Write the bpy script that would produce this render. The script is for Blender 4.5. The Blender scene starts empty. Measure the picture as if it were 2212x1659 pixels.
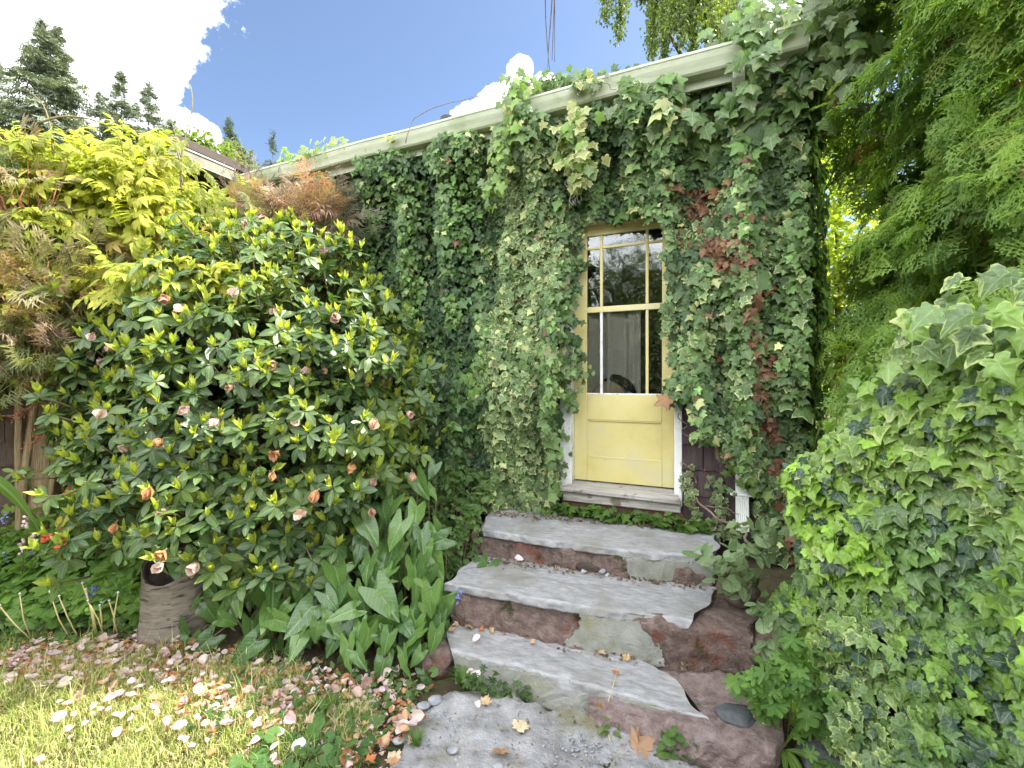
import bpy, bmesh, math, random
import numpy as np
from mathutils import Vector, Matrix

random.seed(5)
rng = np.random.default_rng(11)
scene = bpy.context.scene
COL = scene.collection

# ------------------------------------------------------------------ camera, sky, sun, exposure
EYE = np.array([0.0, 0.0, 1.63])
cam_data = bpy.data.cameras.new("camera")
cam_data.sensor_width = 36.0
cam_data.lens = 36.0 * 1000.0 / 2212.0
cam_data.shift_y = -0.0057
cam_data.clip_start = 0.05
cam_data.clip_end = 2000.0
cam = bpy.data.objects.new("camera", cam_data)
cam.location = EYE
cam.rotation_euler = (math.radians(90), 0, 0)
COL.objects.link(cam)
scene.camera = cam

SUN_AZ, SUN_EL = math.radians(78), math.radians(54)
SUN = Vector((math.sin(SUN_AZ) * math.cos(SUN_EL), math.cos(SUN_AZ) * math.cos(SUN_EL), math.sin(SUN_EL)))
sl = bpy.data.lights.new("sun", 'SUN')
sl.energy = 2.6
sl.angle = math.radians(0.55)
sl.color = (1.0, 0.94, 0.84)
sun = bpy.data.objects.new("sun", sl)
sun.rotation_euler = SUN.to_track_quat('Z', 'Y').to_euler()
sun.location = (8, 4, 12)
COL.objects.link(sun)

scene.view_settings.view_transform = 'Standard'
scene.view_settings.look = 'None'
scene.view_settings.gamma = 1.0
scene.view_settings.exposure = 2.5
scene.view_settings.use_curve_mapping = False
cy = scene.cycles
cy.max_bounces = 8
cy.diffuse_bounces = 4
cy.glossy_bounces = 3
cy.transmission_bounces = 4
cy.transparent_max_bounces = 8
cy.use_denoising = True
cy.sample_clamp_indirect = 6.0
cy.caustics_reflective = False
cy.caustics_refractive = False

# ------------------------------------------------------------------ node helpers
def nd(nt, kind, ins=None, **props):
    n = nt.nodes.new(kind)
    for k, v in props.items():
        setattr(n, k, v)
    if ins:
        for k, v in ins.items():
            s = n.inputs[k]
            if isinstance(v, bpy.types.NodeSocket):
                nt.links.new(v, s)
            else:
                s.default_value = v
    return n

def mth(nt, op, a, b=None, c=None, clamp=False):
    n = nt.nodes.new('ShaderNodeMath')
    n.operation = op
    n.use_clamp = clamp
    for i, v in enumerate((a, b, c)):
        if v is None:
            continue
        if isinstance(v, bpy.types.NodeSocket):
            nt.links.new(v, n.inputs[i])
        else:
            n.inputs[i].default_value = v
    return n.outputs[0]

def mixc(nt, fac, a, b, mode='MIX'):
    n = nt.nodes.new('ShaderNodeMix')
    n.data_type = 'RGBA'
    n.blend_type = mode
    for s, v in ((n.inputs[0], fac), (n.inputs[6], a), (n.inputs[7], b)):
        if isinstance(v, bpy.types.NodeSocket):
            nt.links.new(v, s)
        else:
            s.default_value = v if not isinstance(v, tuple) else (*v, 1.0)[:4]
    return n.outputs[2]

def sstep(nt, x, lo, hi):
    n = nd(nt, 'ShaderNodeMapRange', {0: x, 1: lo, 2: hi, 3: 0.0, 4: 1.0}, interpolation_type='SMOOTHSTEP')
    return n.outputs[0]

def ramp(nt, fac, stops):
    n = nt.nodes.new('ShaderNodeValToRGB')
    e = n.color_ramp.elements
    while len(e) > 1:
        e.remove(e[-1])
    e[0].position, e[0].color = stops[0][0], (*stops[0][1], 1)
    for p, c in stops[1:]:
        x = e.new(p)
        x.color = (*c, 1)
    nt.links.new(fac, n.inputs[0])
    return n.outputs[0]

def noise(nt, vec, scale, detail=4.0, rough=0.55, dist=0.0):
    n = nd(nt, 'ShaderNodeTexNoise', {'Scale': scale, 'Detail': detail, 'Roughness': rough, 'Distortion': dist})
    if vec is not None:
        nt.links.new(vec, n.inputs['Vector'])
    return n.outputs[0]

def new_mat(name):
    m = bpy.data.materials.new(name)
    m.use_nodes = True
    nt = m.node_tree
    nt.nodes.clear()
    out = nt.nodes.new('ShaderNodeOutputMaterial')
    return m, nt, out

# ------------------------------------------------------------------ world
world = bpy.data.worlds.new("World")
scene.world = world
world.use_nodes = True
wt = world.node_tree
wt.nodes.clear()
wout = wt.nodes.new('ShaderNodeOutputWorld')
sky = nd(wt, 'ShaderNodeTexSky', sky_type='NISHITA', sun_disc=False, sun_elevation=SUN_EL, sun_rotation=SUN_AZ,
         altitude=60.0, air_density=0.85, dust_density=0.8, ozone_density=1.2)
tc = wt.nodes.new('ShaderNodeTexCoord')
wd = tc.outputs['Generated']

def px_dir(x, y):
    v = Vector(((x - 1106) / 1000.0, 1.0, (817 - y) / 1000.0))
    return v.normalized()

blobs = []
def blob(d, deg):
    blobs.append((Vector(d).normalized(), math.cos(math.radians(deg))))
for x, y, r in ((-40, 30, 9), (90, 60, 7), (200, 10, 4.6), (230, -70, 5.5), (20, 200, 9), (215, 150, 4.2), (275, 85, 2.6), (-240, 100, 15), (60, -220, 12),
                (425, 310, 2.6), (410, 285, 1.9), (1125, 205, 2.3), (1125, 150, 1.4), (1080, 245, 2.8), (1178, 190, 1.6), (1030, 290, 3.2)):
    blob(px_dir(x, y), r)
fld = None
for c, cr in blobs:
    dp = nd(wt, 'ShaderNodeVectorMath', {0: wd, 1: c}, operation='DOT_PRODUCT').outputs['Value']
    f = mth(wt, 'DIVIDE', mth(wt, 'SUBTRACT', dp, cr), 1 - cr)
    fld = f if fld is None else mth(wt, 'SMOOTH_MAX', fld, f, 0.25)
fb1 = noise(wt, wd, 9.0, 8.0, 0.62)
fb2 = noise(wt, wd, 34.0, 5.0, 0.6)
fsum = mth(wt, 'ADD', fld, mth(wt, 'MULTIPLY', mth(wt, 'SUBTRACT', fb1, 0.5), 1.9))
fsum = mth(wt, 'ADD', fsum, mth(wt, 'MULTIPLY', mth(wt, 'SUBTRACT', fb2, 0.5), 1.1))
# unseen sky: bright broken cloud added to fill the shade, thinning out around the blue gap above the roof
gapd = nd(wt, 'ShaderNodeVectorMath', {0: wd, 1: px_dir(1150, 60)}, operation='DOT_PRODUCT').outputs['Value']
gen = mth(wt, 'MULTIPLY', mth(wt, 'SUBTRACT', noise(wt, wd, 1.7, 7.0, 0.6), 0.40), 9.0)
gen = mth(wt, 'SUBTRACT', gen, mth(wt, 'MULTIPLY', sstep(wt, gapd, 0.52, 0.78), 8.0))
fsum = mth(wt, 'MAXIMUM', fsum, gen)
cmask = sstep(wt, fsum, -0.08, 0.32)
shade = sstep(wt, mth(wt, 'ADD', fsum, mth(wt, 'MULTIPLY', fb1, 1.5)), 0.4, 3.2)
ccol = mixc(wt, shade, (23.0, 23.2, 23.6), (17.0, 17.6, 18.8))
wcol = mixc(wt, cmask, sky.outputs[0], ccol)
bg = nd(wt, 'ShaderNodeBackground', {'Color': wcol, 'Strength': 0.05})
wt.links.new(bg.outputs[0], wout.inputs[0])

# ------------------------------------------------------------------ mesh and object helpers
def nrm(v):
    v = np.asarray(v, float)
    return v / np.maximum(np.linalg.norm(v, axis=-1, keepdims=True), 1e-9)

class Wave:
    """smooth random field: a sum of sines"""
    def __init__(s, dim, freq, n=14, seed=0):
        r = np.random.default_rng(seed)
        k = r.normal(size=(n, dim))
        s.k = nrm(k) * freq * r.uniform(0.5, 1.8, (n, 1)) * 2 * np.pi
        s.p = r.uniform(0, 6.28, n)
        s.n = n
    def __call__(s, p):
        p = np.asarray(p, float)
        return np.sin(p @ s.k.T + s.p).sum(-1) / math.sqrt(s.n) * 1.4

def tri_mesh(name, V, F, attrs=None, smooth=True):
    """mesh from an (n,3) vertex array and an (m,k) face array"""
    me = bpy.data.meshes.new(name)
    V = np.asarray(V, np.float32)
    F = np.asarray(F, np.int32)
    me.vertices.add(len(V))
    me.vertices.foreach_set('co', V.ravel())
    m, k = F.shape
    me.loops.add(m * k)
    me.loops.foreach_set('vertex_index', F.ravel())
    me.polygons.add(m)
    me.polygons.foreach_set('loop_start', np.arange(0, m * k, k, dtype=np.int32))
    if smooth:
        me.polygons.foreach_set('use_smooth', np.ones(m, bool))
    me.update(calc_edges=True)
    for an, (typ, arr) in (attrs or {}).items():
        a = me.attributes.new(an, typ, 'POINT')
        a.data.foreach_set('color' if typ == 'FLOAT_COLOR' else ('vector' if typ == 'FLOAT_VECTOR' else 'value'), np.asarray(arr, np.float32).ravel())
    return me

def base_of(parent):
    b = np.zeros(3)
    while parent is not None:
        b += np.array(parent.location)
        parent = parent.parent
    return b

def link(name, me, mat, parent=None, kind=None):
    """one mesh object; me is in world coordinates and is moved into the parent's frame"""
    o = bpy.data.objects.new(name, me)
    if mat is not None and len(me.materials) == 0:
        me.materials.append(mat)
    if parent is not None:
        b = base_of(parent)
        me.transform(Matrix.Translation(-Vector(b)))
        o.parent = parent
    COL.objects.link(o)
    if kind:
        o['kind'] = kind
    return o

def thing(name, label, cat, loc=(0, 0, 0), group=None):
    o = bpy.data.objects.new(name, None)
    o.empty_display_size = 0.05
    o.location = loc
    o['label'] = label
    o['category'] = cat
    if group:
        o['group'] = group
    COL.objects.link(o)
    return o

def tag(o, label, cat, group=None):
    o['label'] = label
    o['category'] = cat
    if group:
        o['group'] = group
    return o

def set_origin(o, p):
    """move a top-level mesh object's origin to p"""
    o.data.transform(Matrix.Translation(-Vector(p)))
    o.location = p
    return o

class MB:
    """collects quads and triangles for one mesh"""
    def __init__(s):
        s.v = []
        s.f = []
    def add(s, V, F):
        b = len(s.v)
        s.v += [tuple(map(float, p)) for p in V]
        s.f += [tuple(b + i for i in f) for f in F]
    def box(s, c):
        """c: eight corners, bottom ring then top ring"""
        s.add(c, [(3, 2, 1, 0), (4, 5, 6, 7), (0, 1, 5, 4), (1, 2, 6, 5), (2, 3, 7, 6), (3, 0, 4, 7)])
    def tube(s, pts, rad, sides=6, cap=True):
        pts = np.asarray(pts, float)
        n = len(pts)
        rad = np.broadcast_to(np.asarray(rad, float), (n,))
        tan = nrm(np.gradient(pts, axis=0))
        ref = np.array([0.31, 0.17, 0.93])
        if abs(tan[0] @ ref) > 0.9:
            ref = np.array([1.0, 0.1, 0.0])
        ring = []
        for i in range(n):
            a = nrm(np.cross(tan[i], ref))
            b = np.cross(tan[i], a)
            for k in range(sides):
                t = 2 * math.pi * k / sides
                ring.append(pts[i] + rad[i] * (math.cos(t) * a + math.sin(t) * b))
        F = []
        for i in range(n - 1):
            for k in range(sides):
                k2 = (k + 1) % sides
                F.append((i * sides + k, i * sides + k2, (i + 1) * sides + k2, (i + 1) * sides + k))
        if cap:
            F.append(tuple(range(sides - 1, -1, -1)))
            F.append(tuple(range((n - 1) * sides, n * sides)))
        s.add(ring, F)
    def mesh(s, name, smooth=False):
        me = bpy.data.meshes.new(name)
        me.from_pydata(s.v, [], s.f)
        if smooth:
            me.polygons.foreach_set('use_smooth', np.ones(len(me.polygons), bool))
        me.update()
        return me

def bevel(o, w=0.004, seg=2):
    m = o.modifiers.new('bevel', 'BEVEL')
    m.width = w
    m.segments = seg
    m.limit_method = 'ANGLE'
    m.angle_limit = math.radians(40)
    return o

# the cottage's front wall: t along it (right is +), z up, off out towards the viewer
WO = np.array([0.848, 3.55, 0.0])
WD = np.array([0.912, -0.41, 0.0])
WN = np.array([-0.41, -0.912, 0.0])
UP = np.array([0.0, 0.0, 1.0])
def W(t, z, off=0.0):
    t, z, off = np.broadcast_arrays(np.asarray(t, float), np.asarray(z, float), np.asarray(off, float))
    return WO + t[..., None] * WD + off[..., None] * WN + z[..., None] * UP

def wbox(mb, t0, t1, z0, z1, o0, o1):
    mb.box([W(t0, z0, o1), W(t1, z0, o1), W(t1, z0, o0), W(t0, z0, o0), W(t0, z1, o1), W(t1, z1, o1), W(t1, z1, o0), W(t0, z1, o0)])

def wall_gap(x, y):
    """distance of a ground point from the front wall"""
    return (np.stack([np.asarray(x, float), np.asarray(y, float)], -1) - WO[:2]) @ WN[:2]

def at(x, y, Y):
    """a point of the place, found from where the photograph (2212 wide) shows it and how far away it is"""
    return np.array([(x - 1106) / 1000.0 * Y, Y, 1.63 + (817 - y) / 1000.0 * Y])

gw1 = Wave(2, 0.5, seed=3)
gw2 = Wave(2, 2.2, seed=4)
def smooth01(x):
    x = np.clip(x, 0, 1)
    return x * x * (3 - 2 * x)
def gz(x, y):
    """height of the ground"""
    p = np.stack([np.asarray(x, float), np.asarray(y, float)], -1)
    g = wall_gap(x, y)
    h = 0.42 * smooth01((1.15 - g) / 1.0)
    near = np.exp(-((p[..., 0] / 6) ** 2 + (p[..., 1] / 6) ** 2))
    return h + (0.018 * gw1(p) + 0.007 * gw2(p)) * near - 0.012
# ------------------------------------------------------------------ leaf shapes: vertices (tip along +y, face +z), triangles, leafpos = (u, v, edge)
class Tpl:
    def __init__(s, V, F, lp):
        s.V = np.asarray(V, float)
        s.F = np.asarray(F, int)
        s.lp = np.asarray(lp, float)

def bend(V, fold=0.0, droop=0.0, side=0.0):
    V = V.copy()
    V[:, 2] += fold * np.abs(V[:, 0]) - droop * V[:, 1] * np.abs(V[:, 1]) - side * V[:, 0] ** 2
    return V

def fan_tpl(outline, centre=(0, 0.22), rings=(), fold=0.1, droop=0.2, side=0.3, wob=0.0, seed=0):
    r = np.random.default_rng(seed)
    o = np.asarray(outline, float)
    c = np.asarray(centre, float)
    n = len(o)
    V = [c]
    E = [0.0]
    for f in list(rings) + [1.0]:
        V += list(c + (o - c) * f)
        E += [f] * n
    V = np.array(V)
    V3 = np.c_[V, np.zeros(len(V))]
    V3[:, 2] += r.normal(size=len(V)) * wob
    V3 = bend(V3, fold, droop, side)
    F = [(0, 1 + i, 1 + (i + 1) % n) for i in range(n)]
    for k in range(len(rings)):
        a, b = 1 + k * n, 1 + (k + 1) * n
        for i in range(n):
            j = (i + 1) % n
            F += [(a + i, b + i, b + j), (a + i, b + j, a + j)]
    return Tpl(V3, F, np.c_[V, E])

def mirror(half):
    """half: points of the right side from base notch to tip"""
    h = np.asarray(half, float)
    return np.vstack([h, (h[::-1] * [-1, 1])[1:-1] if h[0][0] == 0 else (h[::-1] * [-1, 1])[1:]])

def ivy_tpl(seed, rings=()):
    r = np.random.default_rng(seed)
    k = r.uniform(0.85, 1.15, 6)
    sh = [(0, 0.0), (0.16 * k[0], -0.12), (0.36 * k[1], -0.10), (0.44 * k[1], 0.06), (0.33, 0.20), (0.50 * k[2], 0.34), (0.56 * k[2], 0.46 * k[3]),
          (0.34, 0.52), (0.22 * k[4], 0.64), (0.11, 0.84), (0, 1.0)]
    o = mirror(sh)
    o = o + r.normal(size=o.shape) * 0.02
    return fan_tpl(o, (0, 0.24), rings, fold=r.uniform(-0.1, 0.3), droop=r.uniform(0.05, 0.55), side=r.uniform(0.0, 1.0), wob=0.03, seed=seed)

def lance_tpl(seed, w=0.18, fold=0.25, droop=0.2, st=(0.0, 0.18, 0.45, 0.75, 1.0), hw=(0.12, 0.72, 1.0, 0.7, 0.0)):
    r = np.random.default_rng(seed)
    V, lp, F = [], [], []
    cv = r.normal() * 0.05
    for v, h in zip(st, hw):
        for sgn in (-1, 0, 1):
            V.append((sgn * h * w + cv * v * v, v, 0))
            lp.append((sgn * h * w, v, abs(sgn)))
    V = bend(np.array(V, float), fold * r.uniform(0.6, 1.4), droop * r.uniform(0.2, 1.6), 0)
    for i in range(len(st) - 1):
        a = i * 3
        for k in (0, 1):
            F += [(a + k, a + k + 1, a + k + 4), (a + k, a + k + 4, a + k + 3)]
    return Tpl(V, F, lp)

def frame(T, N):
    t = nrm(T)
    x = nrm(np.cross(t, N))
    n = np.cross(x, t)
    return np.stack([x, t, n], -1)

def combine(parts):
    """parts: (tpl, pos, T, N, scale)"""
    V, F, lp = [], [], []
    b = 0
    for tpl, p, T, N, s in parts:
        R = frame(np.array([T], float), np.array([N], float))[0]
        V.append((tpl.V * s) @ R.T + np.array(p))
        F.append(tpl.F + b)
        lp.append(tpl.lp)
        b += len(tpl.V)
    return Tpl(np.vstack(V), np.vstack(F), np.vstack(lp))

def strip_tpl(w0, w1):
    return Tpl([(-w0, 0, 0), (w0, 0, 0), (w1, 1, 0), (-w1, 1, 0)], [(0, 1, 2), (0, 2, 3)], [(0, 0, 0.2)] * 2 + [(0, 1, 0.2)] * 2)

def rhomb_tpl(w):
    return Tpl([(0, 0, 0), (w, 0.45, 0.03), (0, 1, 0), (-w, 0.45, 0.03)], [(0, 1, 2), (0, 2, 3)], [(0, 0, 0), (w, .45, 1), (0, 1, 1), (-w, .45, 1)])

def wisteria_tpl(seed):
    r = np.random.default_rng(seed)
    parts = [(strip_tpl(0.008, 0.004), (0, 0, 0), (0, 1, -0.05), (0, 0, 1), 1.0)]
    lf = [lance_tpl(seed * 10 + i, w=0.2, fold=0.25, droop=0.35, st=(0, .3, .65, 1), hw=(.25, 1, .8, 0)) for i in range(3)]
    n = 6
    for i in range(n):
        y = 0.14 + 0.80 * i / n
        L = 0.34 * (1 - 0.35 * abs(i / n - 0.4))
        for sg in (-1, 1):
            d = (sg * r.uniform(0.7, 1.0), r.uniform(0.45, 0.8), -r.uniform(0.2, 0.8))
            parts.append((lf[r.integers(3)], (0, y, -0.10 * y * y), d, (sg * -0.3, 0.1, 1), L * r.uniform(.85, 1.1)))
    parts.append((lf[0], (0, 0.97, -0.1), (0, 1, -0.4), (0, 0, 1), 0.34))
    return combine(parts)

def nandina_tpl(seed, narrow=0.09):
    r = np.random.default_rng(seed)
    parts = [(strip_tpl(0.008, 0.004), (0, 0, 0), (0, 1, 0), (0, 0, 1), 0.9)]
    lf = lance_tpl(seed, w=narrow, fold=0.2, droop=0.5, st=(0, .4, 1), hw=(.3, 1, 0))
    for i in range(5):
        y = 0.2 + 0.15 * i
        for sg in (-1, 1):
            if i == 4 and sg == 1:
                continue
            bl = 0.42 * (1 - 0.12 * i)
            d = nrm(np.array((sg * 0.8, 0.75, r.uniform(-0.4, 0.3))))
            parts.append((strip_tpl(0.005, 0.003), (0, y, 0), d, (0, 0, 1), bl))
            for q in (0.45, 0.75, 1.0):
                for s2 in (-1, 1):
                    dd = d + np.array((-d[1], d[0], 0)) * s2 * 0.75 + np.array((0, 0, r.uniform(-0.5, 0.1)))
                    parts.append((lf, np.array((0, y, 0)) + d * bl * q, dd, (0.1 * s2, 0, 1), r.uniform(0.2, 0.3)))
    for k in range(3):
        parts.append((lf, (0, 0.9, 0), (k - 1, 1.2, -0.3), (0, 0, 1), 0.28))
    return combine(parts)

def thuja_tpl(seed):
    r = np.random.default_rng(seed)
    st = strip_tpl(0.012, 0.005)
    parts = [(st, (0, 0, 0), (0, 1, 0), (0, 0, 1), 1.0)]
    sr = rhomb_tpl(0.20)
    n = 11
    for i in range(n):
        y = 0.10 + 0.86 * i / n
        sg = 1 if i % 2 else -1
        L = (0.52 * math.sin(math.pi * min(1, 0.25 + 0.8 * i / n)) + 0.08) * r.uniform(0.8, 1.15)
        d = nrm(np.array((sg * 0.75, 0.75 + 0.3 * r.random(), r.uniform(-0.25, 0.1))))
        p0 = np.array((0, y, 0))
        parts.append((rhomb_tpl(0.05), p0, d, (0, 0, 1), L))
        m = max(2, int(L / 0.085))
        for k in range(m):
            q = (k + 0.7) / (m + 0.3)
            s2 = 1 if k % 2 else -1
            dd = d * 0.9 + np.array((-d[1], d[0], 0)) * s2 * 0.75 + np.array((0, 0, r.uniform(-0.2, 0.15)))
            parts.append((sr, p0 + d * L * q, dd, (0, 0, 1), r.uniform(0.11, 0.17) * (1.15 - 0.5 * q)))
    for k in range(3):
        parts.append((sr, (0, 0.92 + .03 * k, 0), (k - 1, 1.2, 0), (0, 0, 1), 0.14))
    t = combine(parts)
    t.V = bend(t.V, 0, r.uniform(0.1, 0.35), r.uniform(0, 0.4))
    return t

def fir_tpl(seed):
    r = np.random.default_rng(seed)
    parts = [(strip_tpl(0.03, 0.01), (0, 0, 0), (0, 1, -0.1), (0, 0, 1), 1.0)]
    for i in range(9):
        y = 0.1 + 0.1 * i
        sg = 1 if i % 2 else -1
        parts.append((rhomb_tpl(0.16), (0, y, -0.1 * y), (sg * 0.8, 0.7, -r.uniform(0.2, 0.9)), (0, 0, 1), r.uniform(0.25, 0.45)))
    return combine(parts)

def palm_tpl(seed, lobes=5, teeth=3, deep=0.5):
    """rounded leaf cut into toothed lobes"""
    r = np.random.default_rng(seed)
    o = []
    n = 40
    for i in range(n):
        th = -math.pi / 2 + 2 * math.pi * (i + 0.5) / n
        a = (th + math.pi / 2) / (2 * math.pi)
        lob = abs(math.sin(math.pi * a * lobes)) ** 0.6
        tooth = 0.06 * (i % 2)
        rad = (1 - deep) + deep * lob + tooth + r.normal() * 0.02
        if a < 0.06 or a > 0.94:
            rad *= 0.25
        o.append((0.55 * rad * math.cos(th), 0.45 + 0.55 * rad * math.sin(th)))
    return fan_tpl(o, (0, 0.4), (0.55,), fold=0.1, droop=0.15, side=0.4, wob=0.02, seed=seed)

def maple_tpl(seed):
    h = [(0, 0), (.1, .08), (.34, .02), (.30, .16), (.52, .30), (.44, .40), (.56, .58), (.36, .55), (.24, .48), (.26, .72), (.12, .80), (0, 1.0)]
    r = np.random.default_rng(seed)
    o = mirror(h)
    o = o + r.normal(size=o.shape) * 0.02
    return fan_tpl(o, (0, 0.3), (0.55,), fold=r.uniform(-.3, .3), droop=r.uniform(-.4, .3), side=r.uniform(-.8, .6), wob=0.05, seed=seed)

def arum_tpl(seed):
    r = np.random.default_rng(seed)
    h = [(0, 0.0), (.07, -.10), (.17, -.27), (.28, -.36), (.35, -.28), (.345, -.10), (.36, .08), (.33, .28), (.26, .50), (.16, .74), (.07, .90), (0, 1.0)]
    o = mirror(h) * [r.uniform(.85, 1.1), 1]
    t = fan_tpl(o, (0, 0.12), (0.35, 0.7), fold=r.uniform(.1, .35), droop=r.uniform(.15, .5), side=r.uniform(0, .6), wob=0.01, seed=seed)
    t.V[:, 2] += 0.03 * np.sin(t.V[:, 1] * 14 + seed) * t.lp[:, 2]
    return t

def petal_tpl(seed):
    r = np.random.default_rng(seed)
    V, lp, F = [], [], []
    st = (0, .2, .5, .8, 1.0)
    hw = (.12, .30, .42, .36, .12)
    cup = r.uniform(.4, 1.9)
    for v, h in zip(st, hw):
        for k in (-1, -.5, 0, .5, 1):
            V.append((k * h, v + (0.06 * (1 - abs(k)) if v == 1 else 0), cup * (k * h) ** 2 * 1.6 + cup * .5 * (v - .45) ** 2 + r.normal() * .035))
            lp.append((k * h, v, max(abs(k), v)))
    for i in range(len(st) - 1):
        for k in range(4):
            a = i * 5 + k
            F += [(a, a + 1, a + 6), (a, a + 6, a + 5)]
    return Tpl(V, F, lp)

IVY = [ivy_tpl(i) for i in range(8)]
IVYR = [ivy_tpl(20 + i, (0.35, 0.7)) for i in range(10)]
RHODO = [lance_tpl(40 + i, w=0.225, fold=0.2, droop=0.25, st=(0, .16, .4, .62, .84, 1), hw=(.12, .6, .95, 1, .6, 0)) for i in range(6)]
YOUNG = [lance_tpl(50 + i, w=0.2, fold=0.45, droop=-0.05, st=(0, .3, .65, 1), hw=(.3, 1, .8, 0)) for i in range(4)]
WIST = [wisteria_tpl(60 + i) for i in range(5)]
NAND = [nandina_tpl(70 + i, .075) for i in range(4)]
GRASSY = [nandina_tpl(75 + i, 0.05) for i in range(3)]
THUJA = [thuja_tpl(80 + i) for i in range(6)]
FIR = [fir_tpl(90 + i) for i in range(4)]
PALM = [palm_tpl(100 + i) for i in range(5)]
ROUND = [palm_tpl(110 + i, lobes=1, deep=0.12) for i in range(3)]
FERN = [palm_tpl(115 + i, lobes=7, deep=0.72) for i in range(4)]
MAPLE = [maple_tpl(120 + i) for i in range(4)]
ARUM = [arum_tpl(130 + i) for i in range(6)]
PETAL = [petal_tpl(140 + i) for i in range(6)]
OVAL = [lance_tpl(150 + i, w=0.3, fold=0.15, droop=0.15, st=(0, .3, .65, 1), hw=(.3, 1, .8, 0)) for i in range(4)]

def col_mix(a, b, f):
    f = np.asarray(f)[..., None]
    return np.asarray(a) * (1 - f) + np.asarray(b) * f

BATCHES = []
class Foliage:
    """the leaves of one plant; built at the end of the script, when it is known which of them show largest"""
    def __init__(s, root, mat, part='leaf', rest='foliage', n_parts=300, buckets=14):
        s.root, s.mat, s.part, s.rest, s.n_parts, s.buckets = root, mat, part, rest, n_parts, buckets
        s.T, s.P, s.R, s.S, s.C = [], [], [], [], []
        BATCHES.append(s)
    def add(s, tpls, P, T, N, S, C, alpha=0.0):
        P = np.atleast_2d(np.asarray(P, float))
        n = len(P)
        if n == 0:
            return
        T = np.broadcast_to(np.asarray(T, float), (n, 3))
        N = np.broadcast_to(np.asarray(N, float), (n, 3))
        C = np.broadcast_to(np.asarray(C, float), (n, 3))
        s.T.append(np.array([id(t) for t in tpls])[rng.integers(len(tpls), size=n)])
        for t in tpls:
            TPL[id(t)] = t
        s.P.append(P)
        s.R.append(frame(T, N))
        s.S.append(np.broadcast_to(np.asarray(S, float), (n,)))
        s.C.append(np.c_[C, np.broadcast_to(np.asarray(alpha, float), (n,))])
    def close(s):
        s.T, s.P, s.R, s.S, s.C = (np.concatenate(x) for x in (s.T, s.P, s.R, s.S, s.C))
        s.mid = s.P + s.R[:, :, 1] * (s.S * 0.5)[:, None]
TPL = {}

GRID_W, GRID_H = 370, 278
def project(P):
    d = P - EYE
    Y = np.maximum(d[:, 1], 0.05)
    x = (d[:, 0] / Y * 1000 + 1106) / 2212 * GRID_W
    y = (817 - d[:, 2] / Y * 1000) / 1659 * GRID_H
    ok = (d[:, 1] > 0.2) & (x >= 0) & (x < GRID_W) & (y >= 0) & (y < GRID_H)
    return x.astype(int), y.astype(int), Y, ok

def build_foliage():
    zb = np.full((GRID_H, GRID_W), 1e9)
    for b in BATCHES:
        b.close()
        x, y, Y, ok = project(b.mid)
        np.minimum.at(zb, (y[ok], x[ok]), Y[ok])
    for b in BATCHES:
        x, y, Y, ok = project(b.mid)
        vis = np.zeros(len(Y))
        i = np.where(ok)[0]
        vis[i] = np.where(Y[i] <= zb[y[i], x[i]] + 0.03, 1.0, 0.0)
        view = nrm(EYE - b.mid)
        face = np.abs((b.R[:, :, 2] * view).sum(1))
        score = vis * (b.S / Y) ** 2 * (0.25 + face)
        order = np.argsort(-score)
        k = int(min(b.n_parts, (score > 0).sum()))
        top, rest = order[:k], order[k:]
        make_parts(b, top)
        if len(rest):
            make_rest(b, rest)

def make_parts(b, idx):
    base = base_of(b.root)
    for tid in np.unique(b.T[idx]):
        sub = idx[b.T[idx] == tid]
        tpl = TPL[tid]
        nb = max(1, min(len(sub), b.buckets // 3 + 1))
        ref = b.C[sub[rng.permutation(len(sub))[:nb]]]
        mes = []
        for c in ref:
            n = len(tpl.V)
            me = tri_mesh(b.part, tpl.V, tpl.F, {'tint': ('FLOAT_COLOR', np.tile(c, (n, 1))), 'leafpos': ('FLOAT_VECTOR', tpl.lp)})
            me.materials.append(b.mat)
            mes.append(me)
        for i in sub:
            j = int(np.argmin(((ref - b.C[i]) ** 2).sum(1)))
            o = bpy.data.objects.new(b.part, mes[j])
            M = Matrix(b.R[i].tolist()).to_4x4() @ Matrix.Scale(float(b.S[i]), 4)
            M.translation = Vector(b.P[i] - base)
            o.parent = b.root
            o.matrix_local = M
            COL.objects.link(o)

def make_rest(b, idx):
    V, F, A, L = [], [], [], []
    off = 0
    for tid in np.unique(b.T[idx]):
        sub = idx[b.T[idx] == tid]
        tpl = TPL[tid]
        n, k = len(sub), len(tpl.V)
        v = np.einsum('nij,kj->nki', b.R[sub] * b.S[sub][:, None, None], tpl.V) + b.P[sub][:, None, :]
        V.append(v.reshape(-1, 3))
        F.append((tpl.F[None] + (np.arange(n) * k)[:, None, None]).reshape(-1, 3) + off)
        A.append(np.repeat(b.C[sub], k, 0))
        L.append(np.tile(tpl.lp, (n, 1)))
        off += n * k
    me = tri_mesh(b.rest, np.vstack(V), np.vstack(F), {'tint': ('FLOAT_COLOR', np.vstack(A)), 'leafpos': ('FLOAT_VECTOR', np.vstack(L))})
    link(b.rest, me, b.mat, b.root, 'stuff')

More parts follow.
